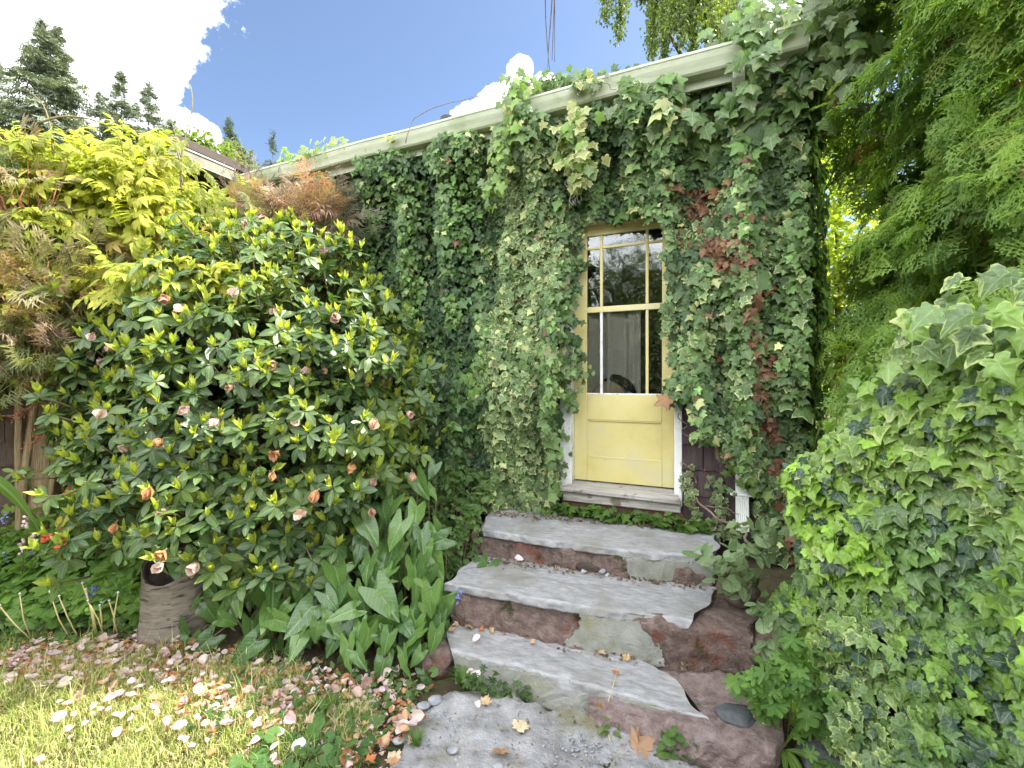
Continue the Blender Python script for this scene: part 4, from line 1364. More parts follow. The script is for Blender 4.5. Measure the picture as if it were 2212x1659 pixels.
# ------------------------------------------------------------------ ivy that climbs over the gutter
def gutter_clump(label, loc, name='gutter_ivy'):
    return thing(name, label, 'ivy', tuple(loc), 'ivy growing over the gutter')
gv = gutter_clump('tuft of ivy spilling over the middle of the gutter in a hanging strand', W(-.6, 3.75, .3))
f = Foliage(gv, M_IVY)
sprig(f, [W(-.78, 3.82, .36), W(-.5, 3.87, .25), W(-.12, 3.80, .22)], 190, .045, .085, (MIDG, GREY), .3, .045)
sprig(f, [W(-.10, 3.82, .20), W(.18, 3.82, .16)], 60, .04, .07, (DARK, MIDG), .0, .035)
sprig(f, [W(-.70, 3.86, .40), W(-.72, 3.62, .43), W(-.78, 3.40, .40), W(-.90, 3.20, .36), W(-1.0, 3.05, .33)], 170, .05, .09, (GREY, LIME), .5, .05)
sprig(f, [W(-.25, 3.72, .40), W(-.05, 3.70, .39)], 30, .035, .06, VC, .8, .03)
sprig(f, [W(-.30, 3.50, .36), W(-.28, 3.30, .34), W(-.25, 3.10, .30)], 120, .05, .10, (CREAMY, (.26, .27, .08)), .9, .07)
trailing_stem(gv, [W(-1.7, 3.60, .41), W(-1.68, 3.80, .40), W(-1.3, 3.86, .38), W(-.9, 3.84, .36)], .0035)
trailing_stem(gv, [W(-1.15, 3.80, .36), W(-1.0, 3.95, .32), W(-.7, 3.92, .30)], .003)
trailing_stem(gv, [W(-.30, 3.78, .36), W(-.12, 3.70, .40), W(.05, 3.60, .41)], .004)
gv = gutter_clump('pale young leaves creeping over the left part of the gutter', W(-2.9, 3.7, .36))
f = Foliage(gv, M_IVY)
sprig(f, [W(-3.05, 3.72, .39), W(-2.75, 3.80, .38), W(-2.45, 3.82, .34)], 60, .035, .06, ((.30, .33, .12), LIME), .8, .04)
sprig(f, [W(-3.5, 3.84, .20), W(-3.1, 3.86, .20)], 26, .05, .09, (LIME, (.20, .30, .05)), .0, .05)
sprig(f, [W(-1.92, 3.70, .40), W(-1.86, 3.66, .40)], 7, .04, .06, ((.4, .42, .25), CREAMY), .8, .015)
gv = gutter_clump('large-leaved ivy crowning the right-hand roof corner and hanging over the gutter end', W(1.0, 3.8, .2))
f = Foliage(gv, M_IVYN)
BR = (MIDG, (.14, .24, .06))
sprig(f, [W(.70, 3.86, .16), W(.95, 3.93, .15), W(1.35, 3.94, .1)], 210, .07, .12, BR, .0, .085)
sprig(f, [W(.82, 3.86, .40), W(.86, 3.70, .42), W(.90, 3.50, .42), W(.86, 3.40, .40)], 60, .07, .12, BR, .4, .045)
sprig(f, [W(1.05, 3.85, .36), W(1.25, 3.70, .38), W(1.35, 3.5, .36), W(1.4, 3.25, .30)], 150, .06, .11, VC, .7, .07)
sprig(f, [W(1.25, 3.85, .2), W(1.6, 3.95, .1), W(1.9, 3.8, .1)], 160, .06, .11, BR, .3, .11)
sprig(f, [W(.70, 3.50, .22), W(.80, 3.35, .22), W(.95, 3.20, .22)], 60, .08, .12, BR, .3, .06)
sprig(f, [W(-.05, 3.50, .25), W(.3, 3.45, .25), W(.6, 3.40, .25)], 60, .07, .115, (GREY, (.10, .16, .07)), .3, .07)

# ------------------------------------------------------------------ the ivy-covered fence on the right
fence_ivy = thing('fence_ivy', 'bright large-leaved ivy with cream edges heaped over the fence in the right foreground', 'ivy', (1.5, 1.7, 0))
f = Foliage(fence_ivy, M_IVYN)
def top_h(Y):
    return np.interp(Y, [0.3, 0.9, 1.25, 1.6, 1.93, 2.17, 2.27, 2.38, 2.55, 2.9], [1.60, 1.66, 1.74, 1.76, 1.62, 1.22, 1.0, .66, .34, .22])
def face_x(Y, z):
    p = np.stack([Y, z], -1)
    return 1.44 - 0.10 * smooth01((0.7 - z) / 0.7) - 0.05 * smooth01((2.1 - Y) / 1.0) + 0.06 * Wave(2, .8, seed=201)(p) + 0.03 * Wave(2, 2.4, seed=202)(p)
n = 15500
Y, q = .42 + 2.3 * rng.random(n) ** 1.15, rng.random(n)
Z = q * (top_h(Y) + 0.02)
X = face_x(Y, Z) + 0.30 * smooth01((Z - top_h(Y) + 0.16) / 0.18) * rng.random(n) + np.abs(rng.normal(0, .06, n))
X = np.where(Z < top_h(Y) - .16, np.minimum(X, 1.57 - .05 * rng.random(n)), X)
P = np.stack([X, Y, np.maximum(Z, 0.02)], -1)
p2 = np.stack([Y, Z], -1)
topness = smooth01((Z - top_h(Y) + .3) / .3)
T = np.stack([rng.normal(-.35, .3, n), rng.normal(-.1, .55, n), -1 + np.abs(rng.normal(0, .35, n))], -1)
N = np.stack([rng.normal(-.85, .25, n), rng.normal(-.35, .35, n), rng.normal(.55, .3, n) + topness * .6], -1)
size = np.interp(Z, [0, .5, 1.0, 1.8], [.048, .052, .060, .076]) * rng.uniform(.55, 1.3, n)
young = np.clip(.55 + .55 * Wave(2, 1.1, seed=203)(p2) + .25 * rng.normal(size=n) + .25 * smooth01((Z - .6) / .6), 0, 1)
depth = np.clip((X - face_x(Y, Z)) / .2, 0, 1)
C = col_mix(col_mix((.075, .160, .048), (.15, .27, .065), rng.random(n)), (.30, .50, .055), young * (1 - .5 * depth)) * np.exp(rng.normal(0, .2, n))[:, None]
vz = np.clip(.18 + .50 * Wave(2, .7, seed=204)(p2) + .35 * topness + .25 * rng.normal(size=n), 0, 1)
C = col_mix(C, (.14, .21, .09), vz * .6)
old = rng.random(n) < .14
C[old] = col_mix((.042, .085, .055), (.07, .12, .075), rng.random(old.sum()))
f.add(IVYR, P, T, N, size, C, vz * rng.uniform(.2, 1.25, n) * ~old)
sprig(f, [(1.5, 1.75, 1.74), (1.45, 1.5, 1.82), (1.5, 1.15, 1.72)], 80, .06, .10, ((.10, .17, .06), (.14, .20, .08)), 1.0, .07, IVYR, np.array((-.8, -.5, .4)))
# the board fence that carries it
fence = thing('fence', 'dark board fence hidden under the ivy at right', 'fence', (1.75, 1.6, 0))
for k in range(16):
    y0 = 0.35 + 0.125 * k
    h = float(top_h(y0 + .06)) - 0.12
    mb = MB()
    mb.box([(1.62, y0, -.05), (1.642, y0, -.05), (1.642, y0 + .117, -.05), (1.62, y0 + .117, -.05), (1.62, y0, h), (1.642, y0, h), (1.642, y0 + .117, h), (1.62, y0 + .117, h)])
    link('board', mb.mesh('board'), M_SHINGLEB, fence)
for z0 in (.15, .75):
    mb = MB()
    mb.box([(1.643, .35, z0), (1.68, .35, z0), (1.68, 2.3, z0), (1.643, 2.3, z0), (1.643, .35, z0 + .07), (1.68, .35, z0 + .07), (1.68, 2.3, z0 + .07), (1.643, 2.3, z0 + .07)])
    link('fence_rail', mb.mesh('fence_rail'), M_SHINGLEB, fence)
# ------------------------------------------------------------------ the tall thuja on the right
thuja = thing('thuja_tree', 'tall green thuja with flat feathery sprays filling the right side', 'tree', (3.25, 2.45, 0))
f = Foliage(thuja, M_THUJA, 'spray', 'foliage')
TC = np.array([3.20, 2.30])
wt1, wt2 = Wave(3, .45, seed=211), Wave(3, 1.3, seed=212)
def thuja_r(z):
    return np.interp(z, [0, .8, 2, 2.8, 3.4, 3.9, 4.4, 4.8], [1.06, 1.15, 1.18, 1.30, 1.52, 1.50, .95, .2])
def thuja_layer(n, r0, r1, smin, smax, dark, phi0, phi1, zlo=.3, zhi=4.75):
    z = rng.uniform(zlo, zhi, n)
    ph = rng.uniform(phi0, phi1, n)
    d = np.stack([np.cos(ph), np.sin(ph), 0 * ph], -1)
    rad = thuja_r(z) * rng.uniform(r0, r1, n)
    P = np.stack([TC[0] + d[:, 0] * rad, TC[1] + d[:, 1] * rad, z], -1)
    cl = wt1(P) * .16 + wt2(P) * .09
    P = P + d * cl[:, None]
    keep = (wt2(P * .8 + 5) > -1.05) & ~((np.hypot(P[:, 0] - 2.12, P[:, 1] - 2.2) < .26) & (np.abs(P[:, 2] - 2.02) < .20))
    side = np.stack([-d[:, 1], d[:, 0], 0 * ph], -1)
    T = d * .5 + UP * rng.normal(-.30, .45, n)[:, None] + side * rng.normal(0, .70, n)[:, None]
    N = side * rng.normal(0, .55, n)[:, None] + UP * rng.normal(.6, .35, n)[:, None] + d * rng.normal(.85, .4, n)[:, None]
    S = rng.uniform(smin, smax, n)
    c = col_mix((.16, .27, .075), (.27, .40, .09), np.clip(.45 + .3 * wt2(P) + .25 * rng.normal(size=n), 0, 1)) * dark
    c = np.where((rng.random(n) < .10)[:, None], (.24, .31, .07), c)
    c = np.where((rng.random(n) < .022)[:, None], (.24, .13, .075), c)
    P = P - nrm(T) * (S * .5)[:, None]
    f.add(THUJA, P[keep], T[keep], N[keep], S[keep], c[keep])
PH0, PH1 = math.radians(115), math.radians(305)
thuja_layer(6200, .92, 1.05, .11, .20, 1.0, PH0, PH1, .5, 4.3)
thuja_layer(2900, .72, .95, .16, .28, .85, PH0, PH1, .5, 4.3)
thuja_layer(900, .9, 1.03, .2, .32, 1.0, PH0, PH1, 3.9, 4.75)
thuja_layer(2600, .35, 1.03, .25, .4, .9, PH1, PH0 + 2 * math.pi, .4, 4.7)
mb = MB()
mb.tube([(3.25, 2.45, -.1), (3.22, 2.45, 1.5), (3.27, 2.47, 3.5), (3.25, 2.45, 4.7)], [.17, .14, .10, .02], 10)
link('trunk', mb.mesh('trunk', True), M_BARK, thuja)
mb = MB()
for k in range(150):
    z = rng.uniform(.4, 4.2)
    a = rng.uniform(PH0, PH1)
    L = thuja_r(z) * rng.uniform(.7, .93)
    pts = [(3.25 + math.cos(a) * L * s, 2.45 + math.sin(a) * L * s, z - .12 + .35 * s * s - .12 * s + .03 * math.sin(7 * s + k)) for s in np.linspace(.05, 1, 7)]
    mb.tube(pts, np.linspace(.016, .004, 7), 5)
link('branches', mb.mesh('branches', True), M_BARK, thuja, 'stuff')

# ------------------------------------------------------------------ rhododendron
rhodo = thing('rhododendron', 'big rounded rhododendron with wilted pink flowers and yellow-green new shoots', 'shrub', (-2.1, 3.65, 0))
f = Foliage(rhodo, M_RHODO)
fy = Foliage(rhodo, M_SOFT, 'young_leaf', 'new_growth')
RC, RR = np.array([-2.10, 3.85, 1.38]), np.array([1.44, .80, 1.42])
wr1, wr2 = Wave(3, .55, seed=221), Wave(3, 1.6, seed=222)
def rhodo_tips(n, lo, hi):
    d = nrm(rng.normal(size=(n, 3)) * [1, 1, 1] + [0, -.45, .1])
    k = rng.uniform(lo, hi, n) * (1 + .10 * wr1(d * 1.4) + .05 * wr2(d * 1.4))
    p = RC + d * RR * k[:, None]
    p[:, 1] -= .55 * np.clip((2.7 - p[:, 2]) / 2.3, 0, 1)          # the front lies back like a mound
    stick = rng.random(n) < .07
    p[stick] += d[stick] * rng.uniform(.06, .24, stick.sum())[:, None]
    ok = (wr2(p * .9) > -1.7)
    ok &= (p[:, 2] > .42) & (wall_gap(p[:, 0], p[:, 1]) > .12) & (p[:, 0] < -.55)
    ok &= ~((p[:, 2] < 1.0) & (p[:, 0] < -2.55)) & ~((p[:, 2] < 1.8) & (p[:, 0] < -3.10))
    ok &= ~((np.abs(p[:, 0] + 2.15) < .34) & (p[:, 1] < 3.4) & (p[:, 2] < .66))
    return p[ok], nrm(d / RR)[ok]
def rosettes(p, d, young_p, scale=1.0):
    n = len(p)
    ax = nrm(d * .7 + UP * .7 + rng.normal(0, .35, (n, 3)))
    a = nrm(np.cross(ax, rng.normal(size=(n, 3))))
    b = np.cross(ax, a)
    m = 8
    for k in range(m):
        th = 2 * np.pi * (k + rng.uniform(-.3, .3, n)) / m
        rad = np.cos(th)[:, None] * a + np.sin(th)[:, None] * b
        T = rad + ax * rng.normal(.12, .22, n)[:, None] - UP * .12
        N = ax + rad * .1 + rng.normal(0, .15, (n, 3))
        S = rng.uniform(.058, .105, n) * scale
        P = p - ax * (.02 * rng.random(n))[:, None] + rad * .006
        c = col_mix((.046, .092, .030), (.12, .185, .046), np.clip(.4 + .35 * wr2(p) + .25 * rng.normal(size=n), 0, 1))
        keep = rng.random(n) < .78
        f.add(RHODO, P[keep], T[keep], N[keep], S[keep], c[keep])
    yg = np.where(rng.random(n) < young_p)[0]
    for k in range(5):
        th = 2 * np.pi * (k + rng.uniform(-.3, .3, len(yg))) / 5
        rad = np.cos(th)[:, None] * a[yg] + np.sin(th)[:, None] * b[yg]
        T = rad * rng.uniform(.25, .65, len(yg))[:, None] + ax[yg] * .6 + UP * .5
        N = ax[yg] * .5 - rad
        c = col_mix((.24, .32, .05), (.40, .43, .07), rng.random(len(yg)))
        fy.add(YOUNG, p[yg] + ax[yg] * .015, T, N, rng.uniform(.045, .09, len(yg)), c)
    return ax
tp, td = rhodo_tips(2300, .86, 1.07)
tax = rosettes(tp, td, .80)
tp2, td2 = rhodo_tips(1500, .60, .92)
rosettes(tp2, td2, .25, 1.0)
# a low spray reaching over the stump and down to the arum
lowp = np.array([at(x, y, Y + (.55 if x < 450 else .25 if x < 560 else .12)) for x, y, Y in ((330, 1210, 2.72), (400, 1175, 2.68), (470, 1190, 2.7), (540, 1150, 2.7), (600, 1180, 2.72), (430, 1270, 2.66), (300, 1170, 2.8), (680, 1150, 2.75), (720, 1200, 2.8),
                                             (640, 1240, 2.8), (560, 1240, 2.8), (500, 1250, 2.78), (760, 1130, 2.8), (820, 1060, 2.85), (840, 980, 2.9), (250, 1120, 2.85), (160, 1060, 2.95), (120, 980, 3.0),
                                             (200, 1000, 2.9), (80, 1040, 3.0), (860, 900, 2.95), (800, 1160, 2.9), (880, 830, 3.0))])
lowp = np.repeat(lowp, 2, 0) + rng.normal(0, .05, (len(lowp) * 2, 3))
rosettes(lowp, np.tile((0, -1, .1), (len(lowp), 1)) + rng.normal(0, .4, (len(lowp), 3)), .5)
for k in range(9):
    a = rng.uniform(0, 6.28)
    tip = RC + np.array((math.cos(a) * RR[0] * .7, math.sin(a) * RR[1] * .7, rng.uniform(-.3, .7)))
    base = np.array((-2.05 + .15 * math.cos(a), 3.65 + .1 * math.sin(a), .0))
    mid = (base + tip) / 2 + rng.normal(0, .1, 3)
    mb = MB()
    mb.tube(poly_at(np.array([base, base * .6 + mid * .4 + [0, 0, .1], mid, tip]), np.linspace(0, 1, 10)), np.linspace(.032, .010, 10), 7)
    link('stem', mb.mesh('stem', True), M_BARK, rhodo)
mb = MB()
for p, d in zip(tp[::2], td[::2]):
    q = p - d * .25 - UP * .12 + rng.normal(0, .04, 3)
    mb.tube([q, (p + q) / 2 + rng.normal(0, .015, 3), p], [.007, .005, .0035], 5)
link('twigs', mb.mesh('twigs', True), M_STEM, rhodo, 'stuff')

# its flowers: five or six limp petals each, pink going orange-brown
PINKS = [(.52, .36, .31), (.58, .44, .39), (.50, .33, .24), (.47, .26, .13), (.38, .18, .08), (.55, .41, .33)]
petal_meshes = []
for c in PINKS:
    row = []
    for t in PETAL[:4]:
        me = tri_mesh('petal', t.V, t.F, {'tint': ('FLOAT_COLOR', np.tile((*c, 0), (len(t.V), 1))), 'leafpos': ('FLOAT_VECTOR', t.lp)})
        me.materials.append(M_PETAL)
        row.append(me)
    petal_meshes.append(row)
def flower(root, p, ax, size, ci, wilt):
    o = bpy.data.objects.new('flower', None)
    o.empty_display_size = .02
    o.parent = root
    b = base_of(root)
    o.location = Vector(p - b)
    COL.objects.link(o)
    mb = MB()
    mb.tube([p - ax * .02, p + ax * .004], [.004, .006], 5)
    link('calyx', mb.mesh('calyx'), M_STEM, o)
    a = nrm(np.cross(ax, (0.3, .2, .9)))
    bb = np.cross(ax, a)
    m = 6
    for k in range(m):
        th = 2 * math.pi * (k + rng.uniform(-.25, .25)) / m
        rad = a * math.cos(th) + bb * math.sin(th)
        T = rad * rng.uniform(.35, .9) * (1.1 - wilt * .5) + ax * .7 - UP * wilt * rng.uniform(.6, 1.5)
        N = ax * .6 - rad * .8 + rng.normal(0, .15, 3)
        R = frame(T[None], N[None])[0]
        q = bpy.data.objects.new('petal', petal_meshes[ci][rng.integers(4)])
        M = Matrix(R.tolist()).to_4x4() @ Matrix.Scale(size * rng.uniform(.8, 1.15), 4)
        q.parent = o
        q.matrix_local = M
        COL.objects.link(q)
spots = [(705, 540), (515, 625), (350, 640), (395, 660), (215, 690), (200, 720), (245, 745), (215, 775), (590, 780), (560, 770), (700, 795), (665, 795), (505, 830), (225, 885), (400, 880), (280, 960),
         (170, 1010), (395, 1025), (325, 1055), (355, 1100), (355, 1190), (350, 1215), (425, 1215), (800, 820), (840, 830), (810, 905), (880, 890), (810, 1035), (800, 1100), (890, 1020), (600, 670), (530, 480),
         (290, 780), (640, 900), (600, 975), (470, 905), (730, 680), (760, 1000), (685, 1060), (590, 1020), (350, 950), (250, 1130), (650, 1110)]
front = tp
for x, y in spots:
    best, bd = None, 1e9
    u, v = (x - 1106) / 1000, (817 - y) / 1000
    dd = np.hypot(front[:, 0] / front[:, 1] - u, (front[:, 2] - 1.63) / front[:, 1] - v) + .06 * np.maximum(front[:, 1] - 2.9, 0)
    i = int(np.argmin(dd))
    if (abs(front[i, 0] / front[i, 1] - u) + abs((front[i, 2] - 1.63) / front[i, 1] - v)) < .09:
        Yd = front[i, 1] - .05
    else:
        Yd = 3.0
    p = at(x, y, Yd)
    ax = nrm(np.array((rng.normal(0, .5), -.9, rng.normal(-.1, .5))))
    wilt = .2 + rng.random() * .9
    ci = int(rng.choice([0, 1, 2, 3, 4, 5], p=[.2, .2, .2, .18, .1, .12]))
    flower(rhodo, p, ax, rng.uniform(.042, .064), ci, wilt)

# ------------------------------------------------------------------ wisteria over the wing at upper left
wist = thing('wisteria', 'sunlit yellow-green wisteria mounded over the eave at upper left', 'climbing plant', (-3.55, 3.5, 0))
f = Foliage(wist, M_SOFT, 'leaf', 'foliage')
ww = Wave(3, .7, seed=231)
YEL = ((.25, .31, .035), (.42, .42, .06))
def wist_cloud(c, r, n, smin, smax, dim=1.0):
    d = nrm(rng.normal(size=(n, 3)) + [.15, -.5, .25])
    P = np.array(c) + d * np.array(r) * (rng.uniform(.6, 1.05, n) * (1 + .15 * ww(d * 1.2)))[:, None]
    T = nrm(d * [1, 1, .2] + np.array((.45, -.35, -.35)) + rng.normal(0, .45, (n, 3)))
    N = nrm(UP * .8 + np.array((.1, -.5, 0)) + rng.normal(0, .35, (n, 3)))
    c_ = col_mix(YEL[0], YEL[1], rng.random(n)) * dim
    c_ = np.where((rng.random(n) < .06)[:, None], (.42, .34, .10), c_)
    f.add(WIST, P, T, N, rng.uniform(smin, smax, n), c_)
wist_cloud((-3.62, 3.62, 2.90), (.55, .45, .58), 500, .17, .30)
wist_cloud((-3.02, 3.68, 2.85), (.55, .40, .50), 460, .17, .29)
wist_cloud((-2.62, 3.85, 2.50), (.42, .32, .42), 240, .16, .27)
wist_cloud((-3.60, 3.45, 2.35), (.60, .40, .45), 380, .16, .27)
wist_cloud((-2.35, 3.20, 2.30), (.62, .20, .14), 110, .18, .28)
wist_cloud((-3.78, 3.45, 1.80), (.30, .30, .25), 90, .2, .30, .8)
wist_cloud((-3.12, 3.95, 3.50), (.28, .2, .22), 90, .16, .26)
wist_cloud((-2.62, 4.60, 3.45), (.16, .15, .16), 34, .16, .24)
mb = MB()
TRK = [(-3.56, 3.48, -.05), (-3.55, 3.50, .5), (-3.58, 3.52, 1.0), (-3.60, 3.55, 1.5), (-3.66, 3.6, 2.1), (-3.55, 3.6, 2.7)]
mb.tube(poly_at(np.array(TRK), np.linspace(0, 1, 16)), np.linspace(.125, .06, 16), 10)
o = link('trunk', mb.mesh('trunk', True), M_TANBARK, wist)
for k in range(9):
    a = rng.uniform(0, 6.28)
    pts = [(-3.56 + .12 * math.cos(a + s * 2.2) + .02 * s, 3.49 + .12 * math.sin(a + s * 2.2), -.05 + 2.3 * s) for s in np.linspace(0, 1, 16)]
    mb = MB()
    mb.tube(pts, np.linspace(.032, .016, 16) * rng.uniform(.6, 1.2), 6)
    link('twining_stem', mb.mesh('twining_stem', True), M_TANBARK, wist)
def tendril(pts, r, mat, root, leaves=0, name='tendril'):
    P = np.array(pts, float)
    s = np.linspace(0, 1, 24)
    k = np.linspace(0, 1, len(P))
    # smooth by repeated midpoint averaging
    Q = np.stack([np.interp(s, k, P[:, i]) for i in range(3)], -1)
    for _ in range(6):
        Q[1:-1] = .25 * Q[:-2] + .5 * Q[1:-1] + .25 * Q[2:]
    mb = MB()
    mb.tube(Q, np.linspace(r, r * .35, len(Q)), 5)
    link(name, mb.mesh(name, True), mat, root)
    return Q
def TD(px, Y):
    return [at(x, y, Y + .05 * i) for i, (x, y) in enumerate(px)]
tendril(TD([(115, 335), (112, 280), (95, 225), (58, 192)], 3.3), .008, M_STEM, wist)
tendril(TD([(85, 265), (130, 250), (200, 255), (260, 290), (265, 330)], 3.3), .009, M_STEM, wist)
tendril(TD([(390, 410), (390, 330), (420, 230), (410, 170), (365, 182)], 3.5), .007, M_STEM, wist)
tendril(TD([(395, 400), (385, 330), (360, 290), (345, 270)], 3.5), .006, M_STEM, wist)
tendril(TD([(390, 340), (370, 250), (330, 240), (300, 250)], 3.5), .004, M_STEM, wist)
tendril(TD([(300, 390), (292, 340), (275, 312)], 3.4), .005, M_STEM, wist)
tendril(TD([(240, 360), (225, 330), (205, 312)], 3.4), .005, M_STEM, wist)
tendril(TD([(635, 560), (634, 500), (645, 485), (680, 480), (705, 510)], 3.7), .006, M_STEM, wist)
tendril(TD([(385, 440), (450, 480), (570, 560), (600, 540)], 3.6), .005, M_STEM, wist)
# drooping, still folded young leaves on the shoot that stands against the sky
P = np.array([at(x, y, 3.5) for x, y in ((395, 330), (420, 345), (440, 370), (455, 400), (465, 430), (450, 440), (370, 340), (345, 335), (405, 300), (430, 400), (470, 455), (350, 300))])
n = len(P)
f.add(WIST, P, np.tile((.25, -.2, -1), (n, 1)) + rng.normal(0, .35, (n, 3)), np.tile((0, -1, .3), (n, 1)) + rng.normal(0, .3, (n, 3)), rng.uniform(.13, .2, n), (.30, .33, .10))
# the low runner by the wall with round leaflets
tendril([at(0, 1092, 3.5), at(60, 1105, 3.45), at(120, 1120, 3.4)], .005, M_STEM, wist, name='runner')
P = np.array([at(x, y, 3.42) for x, y in ((8, 1100), (18, 1095), (28, 1092), (38, 1098), (48, 1092), (58, 1090), (14, 1088))])
f.add(OVAL, P, np.tile((.1, -.2, -1), (7, 1)), np.tile((.2, -1, .3), (7, 1)), .055, (.22, .34, .06))

# ------------------------------------------------------------------ nandinas: fine reddish leaves
def nandina(label, loc, clouds, red, tpl=NAND, name='nandina', green=((.09, .13, .04), (.20, .21, .08)), stems=14):
    root = thing(name, label, 'shrub', loc, 'nandina bushes')
    f = Foliage(root, M_FINE, 'spray', 'foliage')
    w = Wave(3, .9, seed=int(abs(loc[0]) * 100))
    for c, r, n, s0, s1 in clouds:
        d = nrm(rng.normal(size=(n, 3)) + [0, -.3, .2])
        P = np.array(c) + d * np.array(r) * rng.uniform(.3, 1.05, n)[:, None]
        T = nrm(d * .6 + UP * .25 + rng.normal(0, .5, (n, 3)))
        N = nrm(UP * .7 - np.array((0, .6, 0)) + rng.normal(0, .5, (n, 3)))
        k = np.clip(red + .35 * w(P) + .3 * rng.normal(size=n), 0, 1)
        C = col_mix(col_mix(green[0], green[1], rng.random(n)), col_mix((.34, .15, .12), (.46, .34, .26), rng.random(n)), k)
        f.add(tpl, P, T, N, rng.uniform(s0, s1, n), C)
        if stems:
            mb = MB()
            for q in P[rng.permutation(n)[:stems * 2]]:
                b = np.array((c[0] + (q[0] - c[0]) * .3, c[1] + (q[1] - c[1]) * .3, max(.1, c[2] - r[2] * 1.3)))
                mb.tube([b, (b + q) / 2 + rng.normal(0, .03, 3), q], [.006, .005, .003], 4)
            link('canes', mb.mesh('canes', True), M_REDSTEM, root, 'stuff')
    return root
nandina('red-tipped feathery nandina tangled below the wisteria at the left edge', (-3.3, 3.25, 0), [((-3.25, 3.20, 2.20), (.60, .30, .45), 190, .16, .27), ((-3.35, 3.2, 2.95), (.45, .2, .22), 40, .14, .24)], .38)
nandina('reddish feathery nandina between the wisteria and the rhododendron', (-2.4, 4.2, 0), [((-2.25, 4.2, 2.85), (.68, .26, .45), 330, .14, .25), ((-2.9, 3.55, 2.45), (.5, .25, .3), 110, .14, .24)], .38)
nandina('dark narrow-leaved nandina against the ivy at the top of the rhododendron', (-1.75, 4.2, 0), [((-1.78, 4.18, 3.02), (.36, .2, .26), 130, .24, .34)], .22, GRASSY, green=((.05, .085, .04), (.13, .16, .09)))
nandina('pale green fine-leaved nandina hanging beside the shingled wing wall', (-3.1, 3.2, 0), [((-3.15, 3.25, 1.82), (.45, .25, .34), 150, .18, .28)], .08)

def dead_shrub():
    root = thing('dead_shrub', 'bare brown twiggy shrub against the left end of the gutter', 'shrub', (-2.5, 4.55, 0))
    def br(p, d, L, r, lv):
        q = p + d * L
        mb.tube([p, (p + q) / 2 + rng.normal(0, .02 * L, 3), q], [r, r * .85, r * .65], 5)
        if lv:
            for _ in range(3 if lv > 1 else 4):
                br(p + d * L * rng.uniform(.5, 1), nrm(d + rng.normal(0, .42, 3) + UP * .25), L * rng.uniform(.5, .8), r * .6, lv - 1)
    for k in range(4):
        mb = MB()
        b = np.array((-2.48 + .03 * k, 4.55, .2))
        m = np.array((-2.49 + .02 * k, 4.55, 2.95))
        mb.tube([b, (b + m) / 2 + rng.normal(0, .03, 3), m], [.018, .014, .012], 6)
        br(m, nrm(np.array((rng.normal(0, .22), rng.normal(0, .2), 1))), .38, .010, 4)
        link('stem', mb.mesh('stem', True), M_TWIG, root)
dead_shrub()

def dry_plume(p0, px, label):
    """a dry reddish flower plume of the nandina hanging before the wall"""
    root = thing('dry_flower_plume', label, 'plant', tuple(p0), 'dry plumes by the wisteria trunk')
    mb = MB()
    Q = np.array([p0] + list(px))
    mb.tube(Q, np.linspace(.005, .002, len(Q)), 5)
    for k in range(46):
        s = rng.uniform(.25, 1)
        p = poly_at(Q, np.array([s]))[0]
        d = nrm(rng.normal(0, 1, 3) + (Q[-1] - Q[0]) / np.linalg.norm(Q[-1] - Q[0]) * .8)
        e = p + d * rng.uniform(.03, .075)
        mb.tube([p, e], [.0022, .0015], 3)
        mb.tube([e, e + d * .010], [.0045, .003], 4)
    link('plume', mb.mesh('plume', True), M_REDSTEM, root)
dry_plume(at(120, 850, 3.2), [at(80, 870, 3.15), at(30, 905, 3.1)], 'dry pinkish plume sticking out left over the dark shingles')
dry_plume(at(130, 900, 3.2), [at(105, 920, 3.15), at(75, 960, 3.1)], 'dry pinkish plume crossing the wisteria trunk')
dry_plume(at(150, 790, 3.2), [at(110, 800, 3.15), at(60, 835, 3.1)], 'dry pinkish plume highest on the wisteria trunk')
